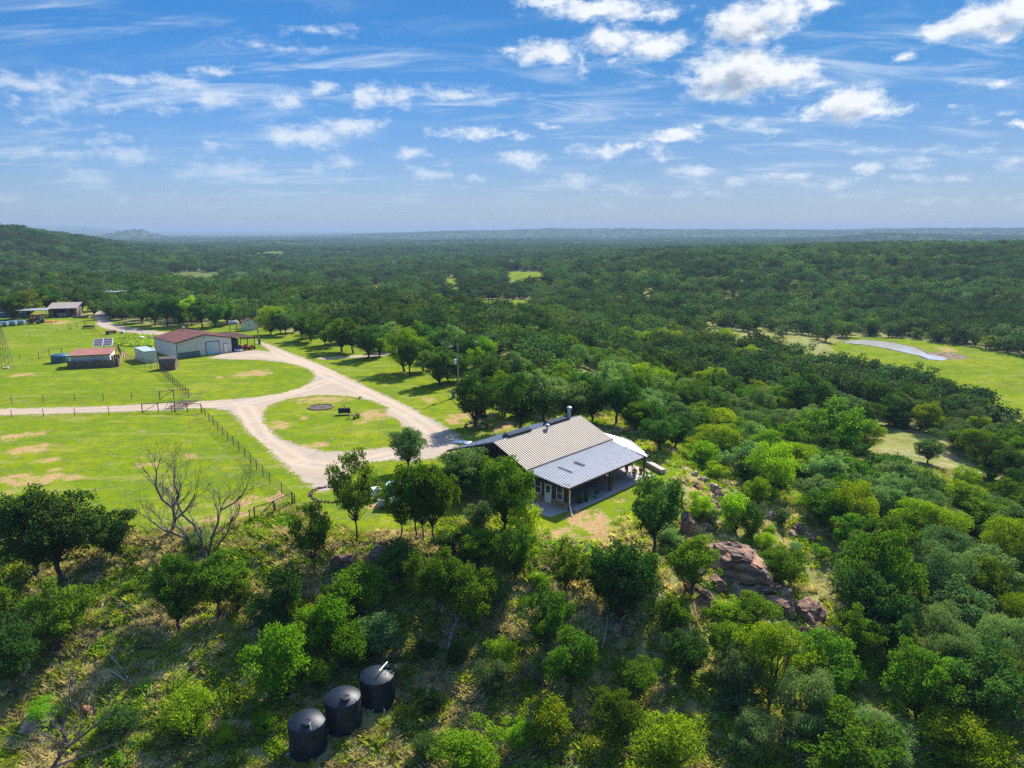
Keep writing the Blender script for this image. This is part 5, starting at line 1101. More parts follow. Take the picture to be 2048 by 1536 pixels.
HAND = [
 (72,1156,985,170,'D','big dark oak at the left edge, leftmost of the pair of large oaks'),(122,1163,972,190,'D','big dark spreading oak right of its twin at the left edge'),(225,1120,1005,120,'D','smaller dark oak joined to the right side of the two big left-edge oaks'),
 (120,1303,1165,150,'M','slender oak with yellowish crown below the two big left-edge oaks'),(35,1395,1238,150,'D','dense dark oak cut by the left edge above the dead tree'),(-20,1300,1150,140,'M',None),
 (360,1260,1108,125,'M','oak with a bare leaning trunk between the dead tree and the dark bushes at left'),(440,1235,1105,120,'M','oak with yellow-green crown just right of the dead tree'),
 (630,1148,1000,98,'T','slim dark oak below the lower corner of the diagonal fence'),(575,1235,1128,95,'E','dark bush left of the slim dark oak below the fence corner'),(532,1262,1188,85,'E','dark teal bush above the bright rounded bush left of centre'),
 (555,1395,1248,135,'B','rounded bright green bush up-left of the black tanks'),(480,1225,1160,70,'M',None),(380,1465,1378,125,'F','bright yellow-green bush left of the black tanks'),
 (720,1225,1130,125,'B','bright bush left of the two oaks with pale trunks'),(655,1300,1190,120,'B','bright bush directly above the middle black tank'),(610,1270,1205,90,'F',None),(700,1330,1245,110,'B','bush just above the right black tank'),(760,1310,1230,100,'H','dull bush right of the black tanks above the pale pipe'),(640,1370,1310,80,'F',None),
 (715,1082,893,112,'T','tallest slim oak beside the propane tank'),(802,1078,950,100,'T','leftmost trunk of the clump of tall oaks in front of the pickup'),(833,1076,918,110,'T','second of the clump of tall oaks in front of the pickup'),(846,1082,930,100,'T','third of the clump of tall oaks in front of the pickup'),(868,1088,925,105,'T','rightmost of the clump of tall oaks in front of the pickup'),
 (815,945,853,92,'G','lone open oak on the drive edge below the island'),(935,985,880,128,'G','grey-green oak covering the left corner of the house'),(908,1005,915,95,'D','dark oak below the left corner of the house'),(985,1005,912,85,'M','oak against the gable wall of the house'),(1012,1062,905,124,'M','tall round oak directly left of the white house door'),(1048,1078,1000,70,'F','small yellowish oak at the edge of the terrace shadow'),(960,1055,1000,60,'H',None),
 (955,1130,1045,108,'M','oak midway between the tall clump and the round oak, below the house'),(1030,1172,1040,90,'M','slim oak with a dark trunk straight below the white door'),(875,1238,1095,112,'M','left of the two round oaks with pale trunks below the house'),(942,1266,1122,122,'M','right of the two round oaks with pale trunks below the house'),(845,1190,1130,60,'F',None),(900,1110,1060,70,'E',None),(800,1150,1085,110,'E','dark bushy thicket in the shade under the clump of tall oaks'),
 (1130,1188,1080,95,'M','round oak under the lawn left of the big shady oak'),(1306,1115,948,135,'D','tall full oak on the lawn edge in front of the patio'),(1240,1250,1075,150,'D','big shady oak below the right part of the lawn'),(1195,1200,1110,90,'M',None),(1385,1198,1075,110,'M','round oak left of the huge domed boulder'),(1345,1270,1180,85,'M',None),
 (1092,1310,1170,118,'M','oak with pale leaf tips below the two round oaks'),(1140,1400,1262,120,'M','oak right of centre near the bottom edge'),(1093,1500,1388,105,'F','yellow-green oak at the bottom edge right of centre'),(1230,1500,1380,130,'M',None),(1330,1545,1430,150,'F','bright yellow-green tree at the bottom edge below the shady oaks'),(1270,1400,1310,110,'M',None),(940,1540,1455,150,'B','bright bush at the bottom edge right of the black tanks'),(985,1390,1320,75,'H',None),(1005,1340,1275,70,'B',None),
 (1500,1262,1188,110,'M','oak in front of the flat slab below the huge boulder'),(1450,1345,1245,100,'M',None),(1375,1360,1250,110,'D',None),(1535,1420,1240,150,'Y','large feathery bright mesquite below the rock outcrop'),(1470,1400,1290,110,'Q',None),(1600,1480,1330,130,'Q',None),(1500,1520,1420,120,'Q',None),
 (1468,1060,985,75,'B','bright green bush above the huge domed boulder'),(1500,1075,1005,60,'E',None),(1512,1010,952,55,'F','small lone yellow-green tree above the rocky spur'),(1400,1040,985,60,'F',None),(1565,1165,1095,120,'M','bushy oak directly right of the huge domed boulder'),(1565,1050,1018,34,'G','small dark blue-green yucca-like bush on the pale rocks',),
 (1400,930,880,80,'B','bright bush beyond the retaining wall'),(1440,920,860,90,'M',None),(1350,900,830,90,'D',None),(1320,905,835,95,'D','dark oak just beyond the far corner of the patio roof'),(1290,870,800,90,'D',None),
 (683,703,641,66,'M','left of the two big oaks on the lawn before the cabin drive'),(706,706,648,56,'D','right-hand neighbour of the left big lawn oak'),(737,717,640,62,'D','oak beside the branch track on the lawn'),(809,743,655,76,'Y','yellow-green leaning oak on the lawn beyond the drive'),(820,751,680,50,'D',None),(878,770,692,76,'D','round dark oak on the lawn casting a shadow toward the drive'),(897,764,705,46,'D',None),(882,722,664,60,'D',None),(965,735,668,66,'M',None),(905,712,655,54,'G',None),(933,740,672,66,'D','oak in front of the white-roofed cabin'),(951,852,740,112,'D','big double-trunked oak ringed with stones by the drive'),
 (1039,860,745,112,'D','oak directly behind the ridge of the house, nearest the drive'),(1088,852,742,104,'G','grey-green oak behind the ridge vents of the house'),(1140,846,750,104,'G','grey-green oak behind the chimney of the house'),(1185,846,755,100,'D',None),(1232,850,752,105,'D',None),(1010,835,740,80,'M',None),(1065,825,730,80,'D',None),(1115,820,728,84,'M',None),(1165,815,728,84,'D',None),(1215,815,725,90,'G',None),(1265,820,735,90,'M',None),(990,800,715,74,'D',None),(1030,790,705,76,'G',None),(965,770,700,60,'M',None),(1270,865,790,80,'M',None),
 (662,694,645,44,'D',None),(700,684,636,50,'M',None),(760,712,655,52,'D',None),(782,700,648,50,'G',None),(846,742,682,56,'D',None),(915,762,700,60,'D',None),(975,795,715,76,'D',None),(1003,822,742,70,'M',None),(860,705,652,56,'D',None),(835,700,646,54,'M',None),(640,672,626,44,'D',None),(590,664,616,40,'M',None),(622,683,627,54,'M','small oak on the lawn straight right of the utility pole'),(604,680,640,36,'D',None),(541,668,606,58,'Y','yellow-topped oak just right of the tall utility pole'),(560,669,620,42,'D',None),(572,671,625,44,'G',None),(650,690,640,36,'D',None),
 (165,625,572,58,'D','spreading oak beside the end of the farm road'),(202,621,578,48,'D',None),(27,640,585,60,'M',None),(58,636,578,70,'Y',None),(100,628,576,70,'D',None),
 (285,645,590,60,'D',None),(310,650,592,60,'D',None),(335,652,590,56,'D',None),(360,651,594,54,'D',None),(385,652,590,50,'Y',None),(405,654,596,56,'D',None),(430,655,598,50,'D',None),(455,650,598,50,'M',None),(270,630,588,50,'D',None),
 (1335,696,656,64,'Y',None),(1445,692,655,70,'Y',None),(1285,705,662,52,'Y',None),(1250,692,650,44,'Y',None),(1395,720,678,60,'D',None),(1500,735,690,56,'Y',None),(1570,720,690,50,'H',None),(1850,1040,942,72,'G','lone grey-green tree on the trail clearing at right'),(1925,985,930,50,'Y','small yellow-green tree at the right of the trail clearing'),(1855,925,870,62,'G','lone grey-green bush-like tree in the tan clearing at right'),(1665,930,800,150,'M',None),(1760,830,760,120,'M','large round-headed oak left of the trail clearing'),(1610,850,740,120,'D',None),
 (1760,1240,1060,170,'M','large full oak right of the brush pile'),(1860,1200,1085,140,'Q',None),(1960,1190,1080,130,'G',None),(1700,1330,1215,110,'M',None),(1770,1330,1200,110,'D',None),(1830,1440,1290,140,'M','leafy oak in the lower right standing over dark shadow'),(1900,1400,1270,130,'Q',None),(1990,1360,1230,130,'Q',None),(2030,1290,1180,110,'Y',None),(1900,1510,1420,150,'F',None),(1960,1560,1470,130,'F',None),(1745,1530,1430,150,'Q',None),
]
for h in HAND: put(h[0], h[1], h[2], h[3], h[4], h[5])
nh = len(TREES)
# fill the woods: jittered grid, denser to the right of the spur
rs = np.random.RandomState(99)
def blocked(x, y):
    b = poly_sd(x, y, LAWN) < 1.5
    b |= (poly_sd(x, y, PLAT) < -1) & (y < 200) & (x > -90) & (y < 118)
    for i, P in enumerate(CLEAR):
        q = poly_sd(x, y, P); b |= (q < 1.5) & ((rs.uniform(0, 1, x.shape) < .72) if i == 1 else True)
    for i in (0, 1, 3, 4, 5, 6, 7, 8, 9, 11, 12):
        for kk in ((1.05, 1.1) if i == 1 else (1.05, 1.12, 1.2, 1.28) if i in (3, 4, 5, 6, 7) else (1.05, 1.10, 1.15, 1.2)): b |= poly_sd(x * kk, y * kk, CLEAR[i]) < 0
    b |= poly_sd(x, y, POND) < 6
    return b
spur = ppoly([(1290,930),(1400,940),(1490,985),(1560,1015),(1640,1070),(1690,1100),(1720,1180),(1700,1260),(1690,1350),(1620,1350),(1560,1290),(1480,1250),(1380,1230),(1330,1150),(1330,1060)])
rows = []
def grid_fill(x0, x1, y0, y1, step, keep=None):
    gx, gy = np.meshgrid(np.arange(x0, x1, step), np.arange(y0, y1, step)); gx = gx + rs.uniform(-.42, .42, gx.shape) * step; gy = gy + rs.uniform(-.42, .42, gy.shape) * step
    x, y = gx.ravel(), gy.ravel(); az = np.arctan2(x, y); k = (np.abs(az) < .66) & ~blocked(x, y); x, y = x[k], y[k]
    if keep is not None: k = keep(x, y); x, y = x[k], y[k]
    return x, y
HX = np.array([[t[0], t[1], t[3]] for t in TREES])
def clear_of_hand(x, y, f=.50):
    d = np.hypot(x[:, None] - HX[None, :, 0], y[:, None] - HX[None, :, 1]); return (d > HX[None, :, 2] * f).all(1)
fx, fy = grid_fill(14, 200, 34, 235, 4.9, lambda x, y: (poly_sd(x, y, PLAT) > 2.5) & (poly_sd(x, y, spur) > 0) & (x + (y - 60) * .2 > 16))
k = clear_of_hand(fx, fy); fx, fy = fx[k], fy[k]
fz = terr(fx, fy)
pxy = [proj(a, b, c) for a, b, c in zip(fx, fy, fz)]
fillt = [(a, b, c, p) for a, b, c, p in zip(fx, fy, fz, pxy) if -60 < p[0] < 2110 and p[1] < 1640]
fillt.sort(key=lambda q: math.hypot(q[0], q[1]))
# thickets on the front slope
def woods_bushes():
    x, y = grid_fill(16, 150, 36, 150, 6.5, lambda x, y: poly_sd(x, y, PLAT) > 3); p = [proj(a, b, c) for a, b, c in zip(x, y, terr(x, y))]
    L = [(a, b, float(terr(a, b)), q) for a, b, q in zip(x, y, p) if -30 < q[0] < 2080 and 840 < q[1] < 1600]; L.sort(key=lambda q: math.hypot(q[0], q[1])); L = [q for q in L if poly_sd(q[0], q[1], spur) > -.5]; return L[:150]
def slope_bushes():
    out = []
    r = np.random.RandomState(5)
    for px, py in [(r.uniform(-10, 1120), r.uniform(1085, 1530)) for _ in range(70)]:
        w = pix(px, py); out.append((w, px, py))
    return out
PAL = 'DDDMMMGGMDYQ'
trees = list(TREES)
n_tree_hand = sum(1 for t in TREES if KIND[t[5]][0] != 'bush')
NEAR = []
far_pts = []
for i, (a, b, c, p) in enumerate(fillt):
    n = mn.noise(Vector((a * .05, b * .05, 1.7)))
    pal = PAL if n < .05 else 'MMYYQMBG' if n > .25 else 'DMGQMYDM'
    kd = pal[rs.randint(len(pal))]; isb = KIND[kd][0] == 'bush'
    w_ = rs.uniform(4.8, 7.6) * (0.8 if isb else 1); h_ = rs.uniform(4.2, 6.6) * (0.55 if isb else 1)
    if n_tree_hand + len(NEAR) < 300: NEAR.append([a, b, c, w_, h_, kd, int(rs.randint(9)), None, p[0], p[1]])
    else: far_pts.append((a, b, c, w_ * 1.1, h_, kd))
trees += NEAR
BUSH2 = []
for (w, px, py) in slope_bushes():
    if 560 < px < 840 and py > 1390: continue
    if math.hypot(w[0] - HX[:, 0].clip(-1e9, 1e9)[0], 0) < 0: continue
    d = np.hypot(HX[:, 0] - w[0], HX[:, 1] - w[1]) - HX[:, 2] * .42
    if d.min() < .2 or any(math.hypot(t[0] - w[0], t[1] - w[1]) < 2.6 for t in TK): continue
    if any(math.hypot(w[0] - q[0], w[1] - q[1]) < 2.2 for q in BUSH2): continue
    s = rs.uniform(1.0, 2.6); BUSH2.append([w[0], w[1], w[2], s * 1.2, s * .85, 'BEFHEB'[rs.randint(6)], int(rs.randint(9)), None, px, py])
for px, py, s in ((1350,985,1.2),(1395,1025,1.3),(1420,1050,1.7),(1530,1100,1.8),(1590,1110,1.4),(1640,1120,1.6),(1600,1330,1.5),(1540,1070,1.0),(1350,1100,1.4),(1365,1140,1.3),(1300,1130,1.2),(1475,960,1.2),(1545,1000,1.4),(1650,1030,2),(1420,1240,1.1),(1300,1180,1.5),(1690,1290,1.3),(1480,1015,.8),(1330,990,.7),(1585,1240,.7)):
    w = pix(px, py); BUSH2.append([w[0], w[1], w[2], s * 1.3, s, 'BEFHFB'[rs.randint(6)], int(rs.randint(9)), None, px, py])
for (a, b, c, q) in woods_bushes():
    s = rs.uniform(1.4, 3.2); BUSH2.append([a, b, c, s * 1.25, s * .8, 'BEFHEEB'[rs.randint(7)], int(rs.randint(9)), None, q[0], q[1]])
trees += BUSH2
ORD = ['first','second','third','fourth','fifth','sixth','seventh','eighth','ninth','tenth','eleventh','twelfth','thirteenth','fourteenth','fifteenth','sixteenth','seventeenth','eighteenth','nineteenth','twentieth']
def ordn(i):
    i += 1
    if i <= 20: return ORD[i - 1]
    return {1: '%dst', 2: '%dnd', 3: '%drd'}.get(i % 10 if i // 10 % 10 != 1 else 0, '%dth') % i
def zone_of(px, py):
    if py > 1420: r = 'along the bottom edge'
    elif py > 1330: r = 'level with the black tanks'
    elif py > 1240: r = 'just uphill of the black tanks'
    elif py > 1160: r = 'level with the flat rock slab'
    elif py > 1080: r = 'level with the huge domed boulder'
    elif py > 1010: r = 'level with the white house door'
    elif py > 960: r = 'level with the patio floor'
    elif py > 910: r = 'level with the patio roof'
    elif py > 870: r = 'level with the main house roof'
    elif py > 830: r = 'level with the house ridge vents'
    elif py > 790: r = 'level with the entrance road'
    elif py > 750: r = 'level with the cabin lawn'
    elif py > 715: r = 'just below the pond level'
    elif py > 680: r = 'level with the pond'
    elif py > 655: r = 'just above the pond level'
    else: r = 'level with the old barn'
    c = 'far left' if px < 300 else 'centre left' if px < 850 else 'centre' if px < 1200 else 'centre right' if px < 1620 else 'far right'
    return c, r
groups = {}
for t in trees:
    if t[7] is None:
        nm = KIND[t[5]][3]; groups.setdefault((nm,) + zone_of(t[8], t[9]), []).append(t)
for (nm, c, r), L in groups.items():
    L.sort(key=lambda t: t[8]); grp = '%s %s' % (c, r)
    for i, t in enumerate(L):
        t[7] = '%s %s %s%s' % (nm, 'at ' + c, r, '' if len(L) == 1 else ', %s from left' % ordn(i))
for t in trees:
    x, y, z, w_, h_, kd, var, lab, px, py = t; nm, geos, mk, words = KIND[kd]
    tr, cr = lib(kd, var, geos, M[mk])
    isb = nm == 'bush'
    o = thing(nm, lab, 'bush' if isb else 'tree', (x, y, z), (var * 2.399 + x) % 6.28, ('bushes on the slopes' if isb else 'trees of the hill and the woods'))
    o.scale = (w_ / .98, w_ / .98, h_)
    a = bpy.data.objects.new('stem' if isb else 'trunk', tr); link(a, o); b = bpy.data.objects.new('foliage' if isb else 'crown', cr); link(b, o)
# dead trees -----------------------------------------------------------
def branchy(mb, p, d, L, r, lv, rs, up=.12, spread=.55):
    n = 4; pts = [p]; q = Vector(p); dd = Vector(d).normalized()
    for i in range(n):
        dd = (dd + Vector((rs.uniform(-1, 1), rs.uniform(-1, 1), rs.uniform(-1, 1))) * .22 + Vector((0, 0, up)) * .5).normalized(); q = q + dd * L / n; pts.append(tuple(q))
    mb.tube(pts, [r, r * .88, r * .76, r * .66, r * .5], 6 if lv > 1 else 4, lv == 0)
    if lv == 0: return
    for k in range(3 if lv > 1 else 4):
        f = rs.choice((2, 3, 4)); s = Vector(pts[f]); a = Vector((rs.uniform(-1, 1), rs.uniform(-1, 1), rs.uniform(-.5, .8))); nd = (dd + a * spread * 1.6).normalized()
        branchy(mb, tuple(s), nd, L * rs.uniform(.55, .8), r * rs.uniform(.38, .6), lv - 1, rs, up, spread)
def limb(mb, px_pts, base, r0, rs, lv=2, depth=0.0, sub=1.0):
    """main limb following places in the photograph, standing in the plane of the trunk"""
    pts = []
    for i, (px, py) in enumerate(px_pts):
        Y = base[1] + depth * i / max(1, len(px_pts) - 1); d = cam_ray(px, py); t = Y / d[1]; pts.append((float(d[0] * t), Y, CAM_H + float(d[2] * t)))
    rr = [r0 * (1 - .62 * i / (len(pts) - 1)) for i in range(len(pts))]
    mb.tube(pts, rr, 8)
    for i in range(1, len(pts)):
        for k in range(2 if i < len(pts) - 1 else 4):
            dv = Vector(pts[i]) - Vector(pts[i - 1]); a = Vector((rs.uniform(-1, 1), rs.uniform(-1, 1), rs.uniform(-.2, .9)))
            branchy(mb, pts[i], dv.normalized() + a * .8, rs.uniform(1.2, 2.1) * sub, rr[i] * .5, lv, rs, .15)
def dead_tree(label, base_px, limbs, r0, seed, m='dead', lv=2, sub=1.0):
    w = pix(*base_px); rs_ = random.Random(seed); t = thing('dead_tree', label, 'dead tree', w); mbT = MB(); mbB = MB()
    for i, (pts, dp, k) in enumerate(limbs):
        mb = MB(); limb(mb, pts, w, r0 * k, rs_, lv, dp, sub); mb.v = [(x - w[0], y - w[1], z - w[2]) for x, y, z in mb.v]; mb.build('trunk' if i == 0 else 'limb', M[m], t, smooth=True)
    return t
dead_tree('big bare dead tree with many forking limbs beside the lower pasture', (410, 1115), [
 ([(412,1118),(396,1092),(375,1077),(345,1066),(325,1058),(300,1040)], 1.0, 1.0), ([(410,1112),(404,1082),(388,1050),(366,1030),(355,1005),(360,975)], -.8, .8), ([(416,1112),(424,1075),(436,1045),(442,1020),(470,1005),(488,985)], .8, .85), ([(426,1108),(440,1085),(455,1066),(462,1040),(475,1030),(480,1015)], -1.0, .6)], .15, 3, lv=3)
dead_tree('second dead tree just behind the big bare one, leaning left', (341, 1068), [([(341,1070),(350,1040),(346,1015),(325,1000),(312,975),(313,945)], .5, 1.0), ([(346,1015),(356,990),(348,965),(350,945)], .8, .7), ([(350,1040),(372,1020),(388,995),(392,975)], -.6, .6)], .17, 8)
dead_tree('grey dead tree with sweeping limbs in the bottom left corner', (98, 1545), [([(98,1545),(118,1515),(138,1492),(124,1462),(130,1430),(142,1410),(138,1392)], 1.2, 1.0), ([(138,1492),(160,1475),(190,1452),(205,1438)], -.8, .8), ([(105,1535),(150,1518),(190,1505),(225,1490)], -1.2, .7), ([(137,1490),(112,1484),(88,1482)], .6, .5)], .12, 12, lv=2, sub=.8)
BR = []
for s in range(3):
    r_ = random.Random(50 + s); mb = MB()
    for k in range(7): a = k * .9 + r_.random(); branchy(mb, (0, 0, .0), (math.cos(a), math.sin(a), .55), .85, .028, 2, r_, .02, .7)
    me = bpy.data.meshes.new('brush'); me.from_pydata(mb.v, [], mb.f); me.materials.append(M['dead']); me.update(); BR.append(me)
for i, (px, py, s) in enumerate(((1690,1180,2.0),(1715,1165,1.8),(1740,1200,2.0),(1665,1160,1.5),(1700,1220,1.7),(1650,1240,1.3),(1395,1190,1.5),(1350,1220,1.4),(1420,1215,1.2),(1620,1380,1.5),(1740,1300,1.3),(1800,1505,2.0),(1430,1500,1.2),(1600,1270,1.2),(840,1100,1.4),(1560,1240,1.2),(1990,1450,1.6),(760,1125,1.5),(1250,1330,1.3),(1680,1130,1.5),(1655,1310,1.1),(180,1270,1.3),(240,1400,.9))):
    w = pix(px, py); o = link(bpy.data.objects.new('brush_pile', BR[i % 3])); o.location = w; o.scale = (s, s, s * .8); o.rotation_euler = (0, 0, i * 1.7)
    plc = 'in the heap right of the rock outcrop' if 1640 < px < 1750 and py < 1250 else 'left of the flat rock slab' if px > 1340 and px < 1430 and py < 1260 else 'lying %s' % ('under the clump of tall oaks' if py < 1140 and px < 900 else 'near the lower right woods' if px > 1550 and py > 1290 else 'on the slope at far left' if px < 300 else 'below the rock outcrop' if px > 1540 else 'in deep shade below the big shady oak')
    tag(o, 'bare grey brush ' + plc, 'dead branches', 'bare grey branches ' + plc)
def fallen(label, pts, r, m='bleach', seed=1, lift=.15, sub=True):
    q = [pix(*p) for p in pts]; rs_ = random.Random(seed); mb = MB(); w = q[0]; L = [(a[0] - w[0], a[1] - w[1], a[2] - w[2] + lift + .12 * i) for i, a in enumerate(q)]
    mb.tube(L, [r * (1 - .6 * i / (len(L) - 1)) for i in range(len(L))], 7)
    if sub:
        for p in L[1:]: branchy(mb, p, (rs_.uniform(-1, 1), rs_.uniform(-1, 1), .3), .8, r * .35, 1, rs_)
    o = mb.build('fallen_branch', M[m], None, smooth=True); o.location = w; tag(o, label, 'fallen branch')
fallen('bleached white fallen trunk below the two round oaks', [(884,1330),(897,1302),(905,1270),(922,1240)], .11, sub=False); fallen('white fallen branch on the shaded slope at left, upper of two', [(262,1368),(240,1340),(222,1322)], .07); fallen('white fallen branch on the shaded slope at left, lower of two', [(256,1370),(238,1358),(222,1350)], .08, seed=4); fallen('curved grey fallen limb in the shade under the tall oaks', [(735,1118),(752,1098),(775,1100),(800,1118)], .1, 'dead'); fallen('pale fallen trunk through the brush heap right of the huge boulder', [(1712,1195),(1690,1170),(1672,1150),(1650,1130)], .12, 'dead', 5); fallen('white bare snag in the shadow below the big shady oak', [(1205,1300),(1212,1265),(1216,1240)], .1, 'bleach', 6)
fallen('long grey fallen trunk below the flat rock slab', [(1530,1165),(1555,1180),(1592,1190)], .1, 'dead', 7)
# far woods: one mass of instanced trees ----------------------------------
LOW = [joined('far_oak', tree_geo(60 + s, 26, 36, .040, base=.08, lobe=.15, trunk_r=.03, jit=1.0), M[m]) for s, m in ((0, 'far'), (1, 'far2'), (2, 'far'), (3, 'far3'))] + [joined('far_mesquite', tree_geo(70, 14, 34, .05, base=.15, lobe=.19), M['far4'])]
TINY = [joined('farthest_oak', tree_geo(80 + s, 9, 11, .13, base=.0, lobe=.25, trunk_r=.03), M['far']) for s in range(2)]
def scatter(name, meshes, P, S, Rz, I, kind='stuff', label=None, cat=None):
    c = bpy.data.collections.new(name + '_kinds')
    for i, me in enumerate(meshes): c.objects.link(bpy.data.objects.new('%s_kind_%02d' % (name, i), me))
    n = len(P); me = bpy.data.meshes.new(name); me.vertices.add(n); me.vertices.foreach_set('co', np.ascontiguousarray(P, np.float32).ravel())
    a = me.attributes.new('siz', 'FLOAT_VECTOR', 'POINT'); a.data.foreach_set('vector', np.ascontiguousarray(S, np.float32).ravel())
    r3 = np.zeros((n, 3), np.float32); r3[:, 2] = Rz; a = me.attributes.new('rot', 'FLOAT_VECTOR', 'POINT'); a.data.foreach_set('vector', r3.ravel())
    a = me.attributes.new('pick', 'INT', 'POINT'); a.data.foreach_set('value', np.ascontiguousarray(I, np.int32))
    o = link(bpy.data.objects.new(name, me)); g = bpy.data.node_groups.new(name, 'GeometryNodeTree')
    g.interface.new_socket('Geometry', in_out='INPUT', socket_type='NodeSocketGeometry'); g.interface.new_socket('Geometry', in_out='OUTPUT', socket_type='NodeSocketGeometry')
    gi = g.nodes.new('NodeGroupInput'); go = g.nodes.new('NodeGroupOutput'); ip = g.nodes.new('GeometryNodeInstanceOnPoints'); ci = g.nodes.new('GeometryNodeCollectionInfo')
    ci.inputs['Collection'].default_value = c; ci.inputs['Separate Children'].default_value = True; ci.inputs['Reset Children'].default_value = True
    mp_ = g.nodes.new('GeometryNodeMeshToPoints'); g.links.new(gi.outputs[0], mp_.inputs[0]); g.links.new(mp_.outputs[0], ip.inputs['Points']); g.links.new(ci.outputs[0], ip.inputs['Instance']); ip.inputs['Pick Instance'].default_value = True
    for nm, dt, sk in (('pick', 'INT', 'Instance Index'), ('rot', 'FLOAT_VECTOR', 'Rotation'), ('siz', 'FLOAT_VECTOR', 'Scale')):
        q = g.nodes.new('GeometryNodeInputNamedAttribute'); q.data_type = dt; q.inputs[0].default_value = nm; g.links.new(q.outputs[0], ip.inputs[sk])
    g.links.new(ip.outputs[0], go.inputs[0]); md = o.modifiers.new('scatter', 'NODES'); md.node_group = g
    tag(o, label, cat, None, kind); return o
FX, FY, FS = [], [], []
def ring(r0, r1, step, amax=.72):
    n = int((r1 ** 2 - r0 ** 2) * amax / step ** 2); r = np.sqrt(rs.uniform(r0 ** 2, r1 ** 2, n)); a = rs.uniform(-amax, amax, n); return r * np.sin(a), r * np.cos(a)
PK_, SK_, RK_, IK_ = [], [], [], []
for r0, r1, step, sz, lodm in ((100, 420, 6.0, 6.3, 0), (420, 900, 8.2, 8.0, 0), (900, 1900, 12, 9.5, 1), (1900, 4200, 21, 12, 1), (4200, 9000, 42, 16, 1)):
    if lodm == 0:
        R1 = r1; gx, gy = grid_fill(-r1 * .68, r1 * .68, 60, r1 + 5, step)
        rr = np.hypot(gx, gy); k = (rr >= r0) & (rr < r1); gx, gy = gx[k], gy[k]
    else:
        gx, gy = ring(r0, r1, step)
        k = ~np.any([poly_sd(gx * kk, gy * kk, P) < 4 for P in CLEAR[3:10] for kk in (1, 1.05, 1.1, 1.16, 1.24)], axis=0); gx, gy = gx[k], gy[k]
    dens = wav(gx, gy, 120, 6, 25); k = dens < (.50 if r1 > 500 else .80); gx, gy = gx[k], gy[k]
    if r0 == 100:   # leave the individually built trees alone
        TX = np.array([[t[0], t[1], t[3]] for t in trees if t[4] > 3]); 
        rmax = max(math.hypot(t[0], t[1]) for t in NEAR)
        keep = np.ones(len(gx), bool)
        for tx, ty, tw in TX: keep &= np.hypot(gx - tx, gy - ty) > tw * .62
        keep &= ~((gx > 12) & (np.hypot(gx, gy) < rmax - 2)); gx, gy = gx[keep], gy[keep]
    z = terr(gx, gy); n = len(gx); s = rs.uniform(.75, 1.3, n) * sz; hh = s * rs.uniform(.8, 1.1, n) * (1 if r1 < 1000 else .75 if r1 < 3000 else .5)
    PK_.append(np.stack([gx, gy, z - .1], 1)); SK_.append(np.stack([s * 1.15, s * 1.15, hh], 1)); RK_.append(rs.uniform(0, 6.28, n))
    if lodm == 0:
        u = rs.uniform(0, 1, n) * .8 + .1 + wav(gx, gy, 70, 6, 30) * .4; IK_.append(np.select([u < .42, u < .68, u < .88, u < 1.0], [0, 1, 2, 3], 4))
    else: IK_.append(5 + rs.randint(0, 2, n))
for a in far_pts: PK_.append(np.array([a[:3]])); SK_.append(np.array([[a[3], a[3], a[4]]])); RK_.append(np.array([a[0]])); IK_.append(np.array([{'D': 0, 'M': 1, 'G': 3, 'Q': 3, 'Y': 4, 'B': 4}.get(a[5], 1)]))
PK_, SK_, RK_, IK_ = map(np.concatenate, (PK_, SK_, RK_, IK_))
print('far trees', len(PK_), 'near', len(trees))
scatter('distant_woods', LOW + TINY, PK_, SK_, RK_, IK_)
# tall grass and weeds on the wild slope -----------------------------------
def tuft(seed, n, h, m, wd=.02, lean=.5):
    r = np.random.RandomState(seed); V = []; F = []; fl = []
    for i in range(n):
        a, e = r.uniform(0, 6.28), r.uniform(.1, lean); b = np.array([r.normal() * .16, r.normal() * .16, 0]); d = np.array([math.cos(a) * math.sin(e), math.sin(a) * math.sin(e), math.cos(e)]); s = np.array([-math.sin(a), math.cos(a), 0]) * wd; L = h * r.uniform(.5, 1.2)
        t = b + d * L + np.array([math.cos(a), math.sin(a), -.4]) * L * .25; k = len(V); V += [b - s, b + s, b + d * L * .6 + s * .8, t]; F.append((k, k + 1, k + 2, k + 3)); fl.append(r.rand())
    return np_mesh('tuft', np.array(V), np.array(F), mats=[m], smooth=False, fl=np.array(fl))
def weed(seed, m):
    r = np.random.RandomState(seed); n = 150; d = r.normal(size=(n, 3)); d /= np.linalg.norm(d, axis=1)[:, None]; d[:, 2] = abs(d[:, 2]); p = d * r.uniform(.3, 1, (n, 1)) * np.array([.42, .42, .5]) * (1 + .3 * np.sin(d[:, :1] * 7))
    v, f, fl = leaf_quads(p, d, .055, r); return np_mesh('weed', v, f, mats=[m], smooth=False, fl=fl)
TU = [tuft(1, 42, .55, M['tan']), tuft(2, 42, .45, M['tan'], lean=.8), tuft(3, 42, .45, M['ggrass']), tuft(4, 36, .6, M['ggrass'], lean=.7), weed(5, M['bush']), weed(6, M['teal']), weed(7, M['mesq'])]
n = 52000; a = rs.uniform(-.70, .70, n); r = np.sqrt(rs.uniform(33 ** 2, 125 ** 2, n)); gx, gy = r * np.sin(a), r * np.cos(a)
k = (poly_sd(gx, gy, LAWN) + wav(gx, gy, 9, 6, 8) > -0.6) & (poly_sd(gx, gy, POND) > 3); gx, gy = gx[k], gy[k]
for t_ in TK: q = np.hypot(gx - t_[0], gy - t_[1]) > 1.35; gx, gy = gx[q], gy[q]
pa = wav(gx, gy, 7, 6, 12) + wav(gx, gy, 20, 6, 18) * .8; u = rs.uniform(0, 1, len(gx)) * .9 + pa * .45
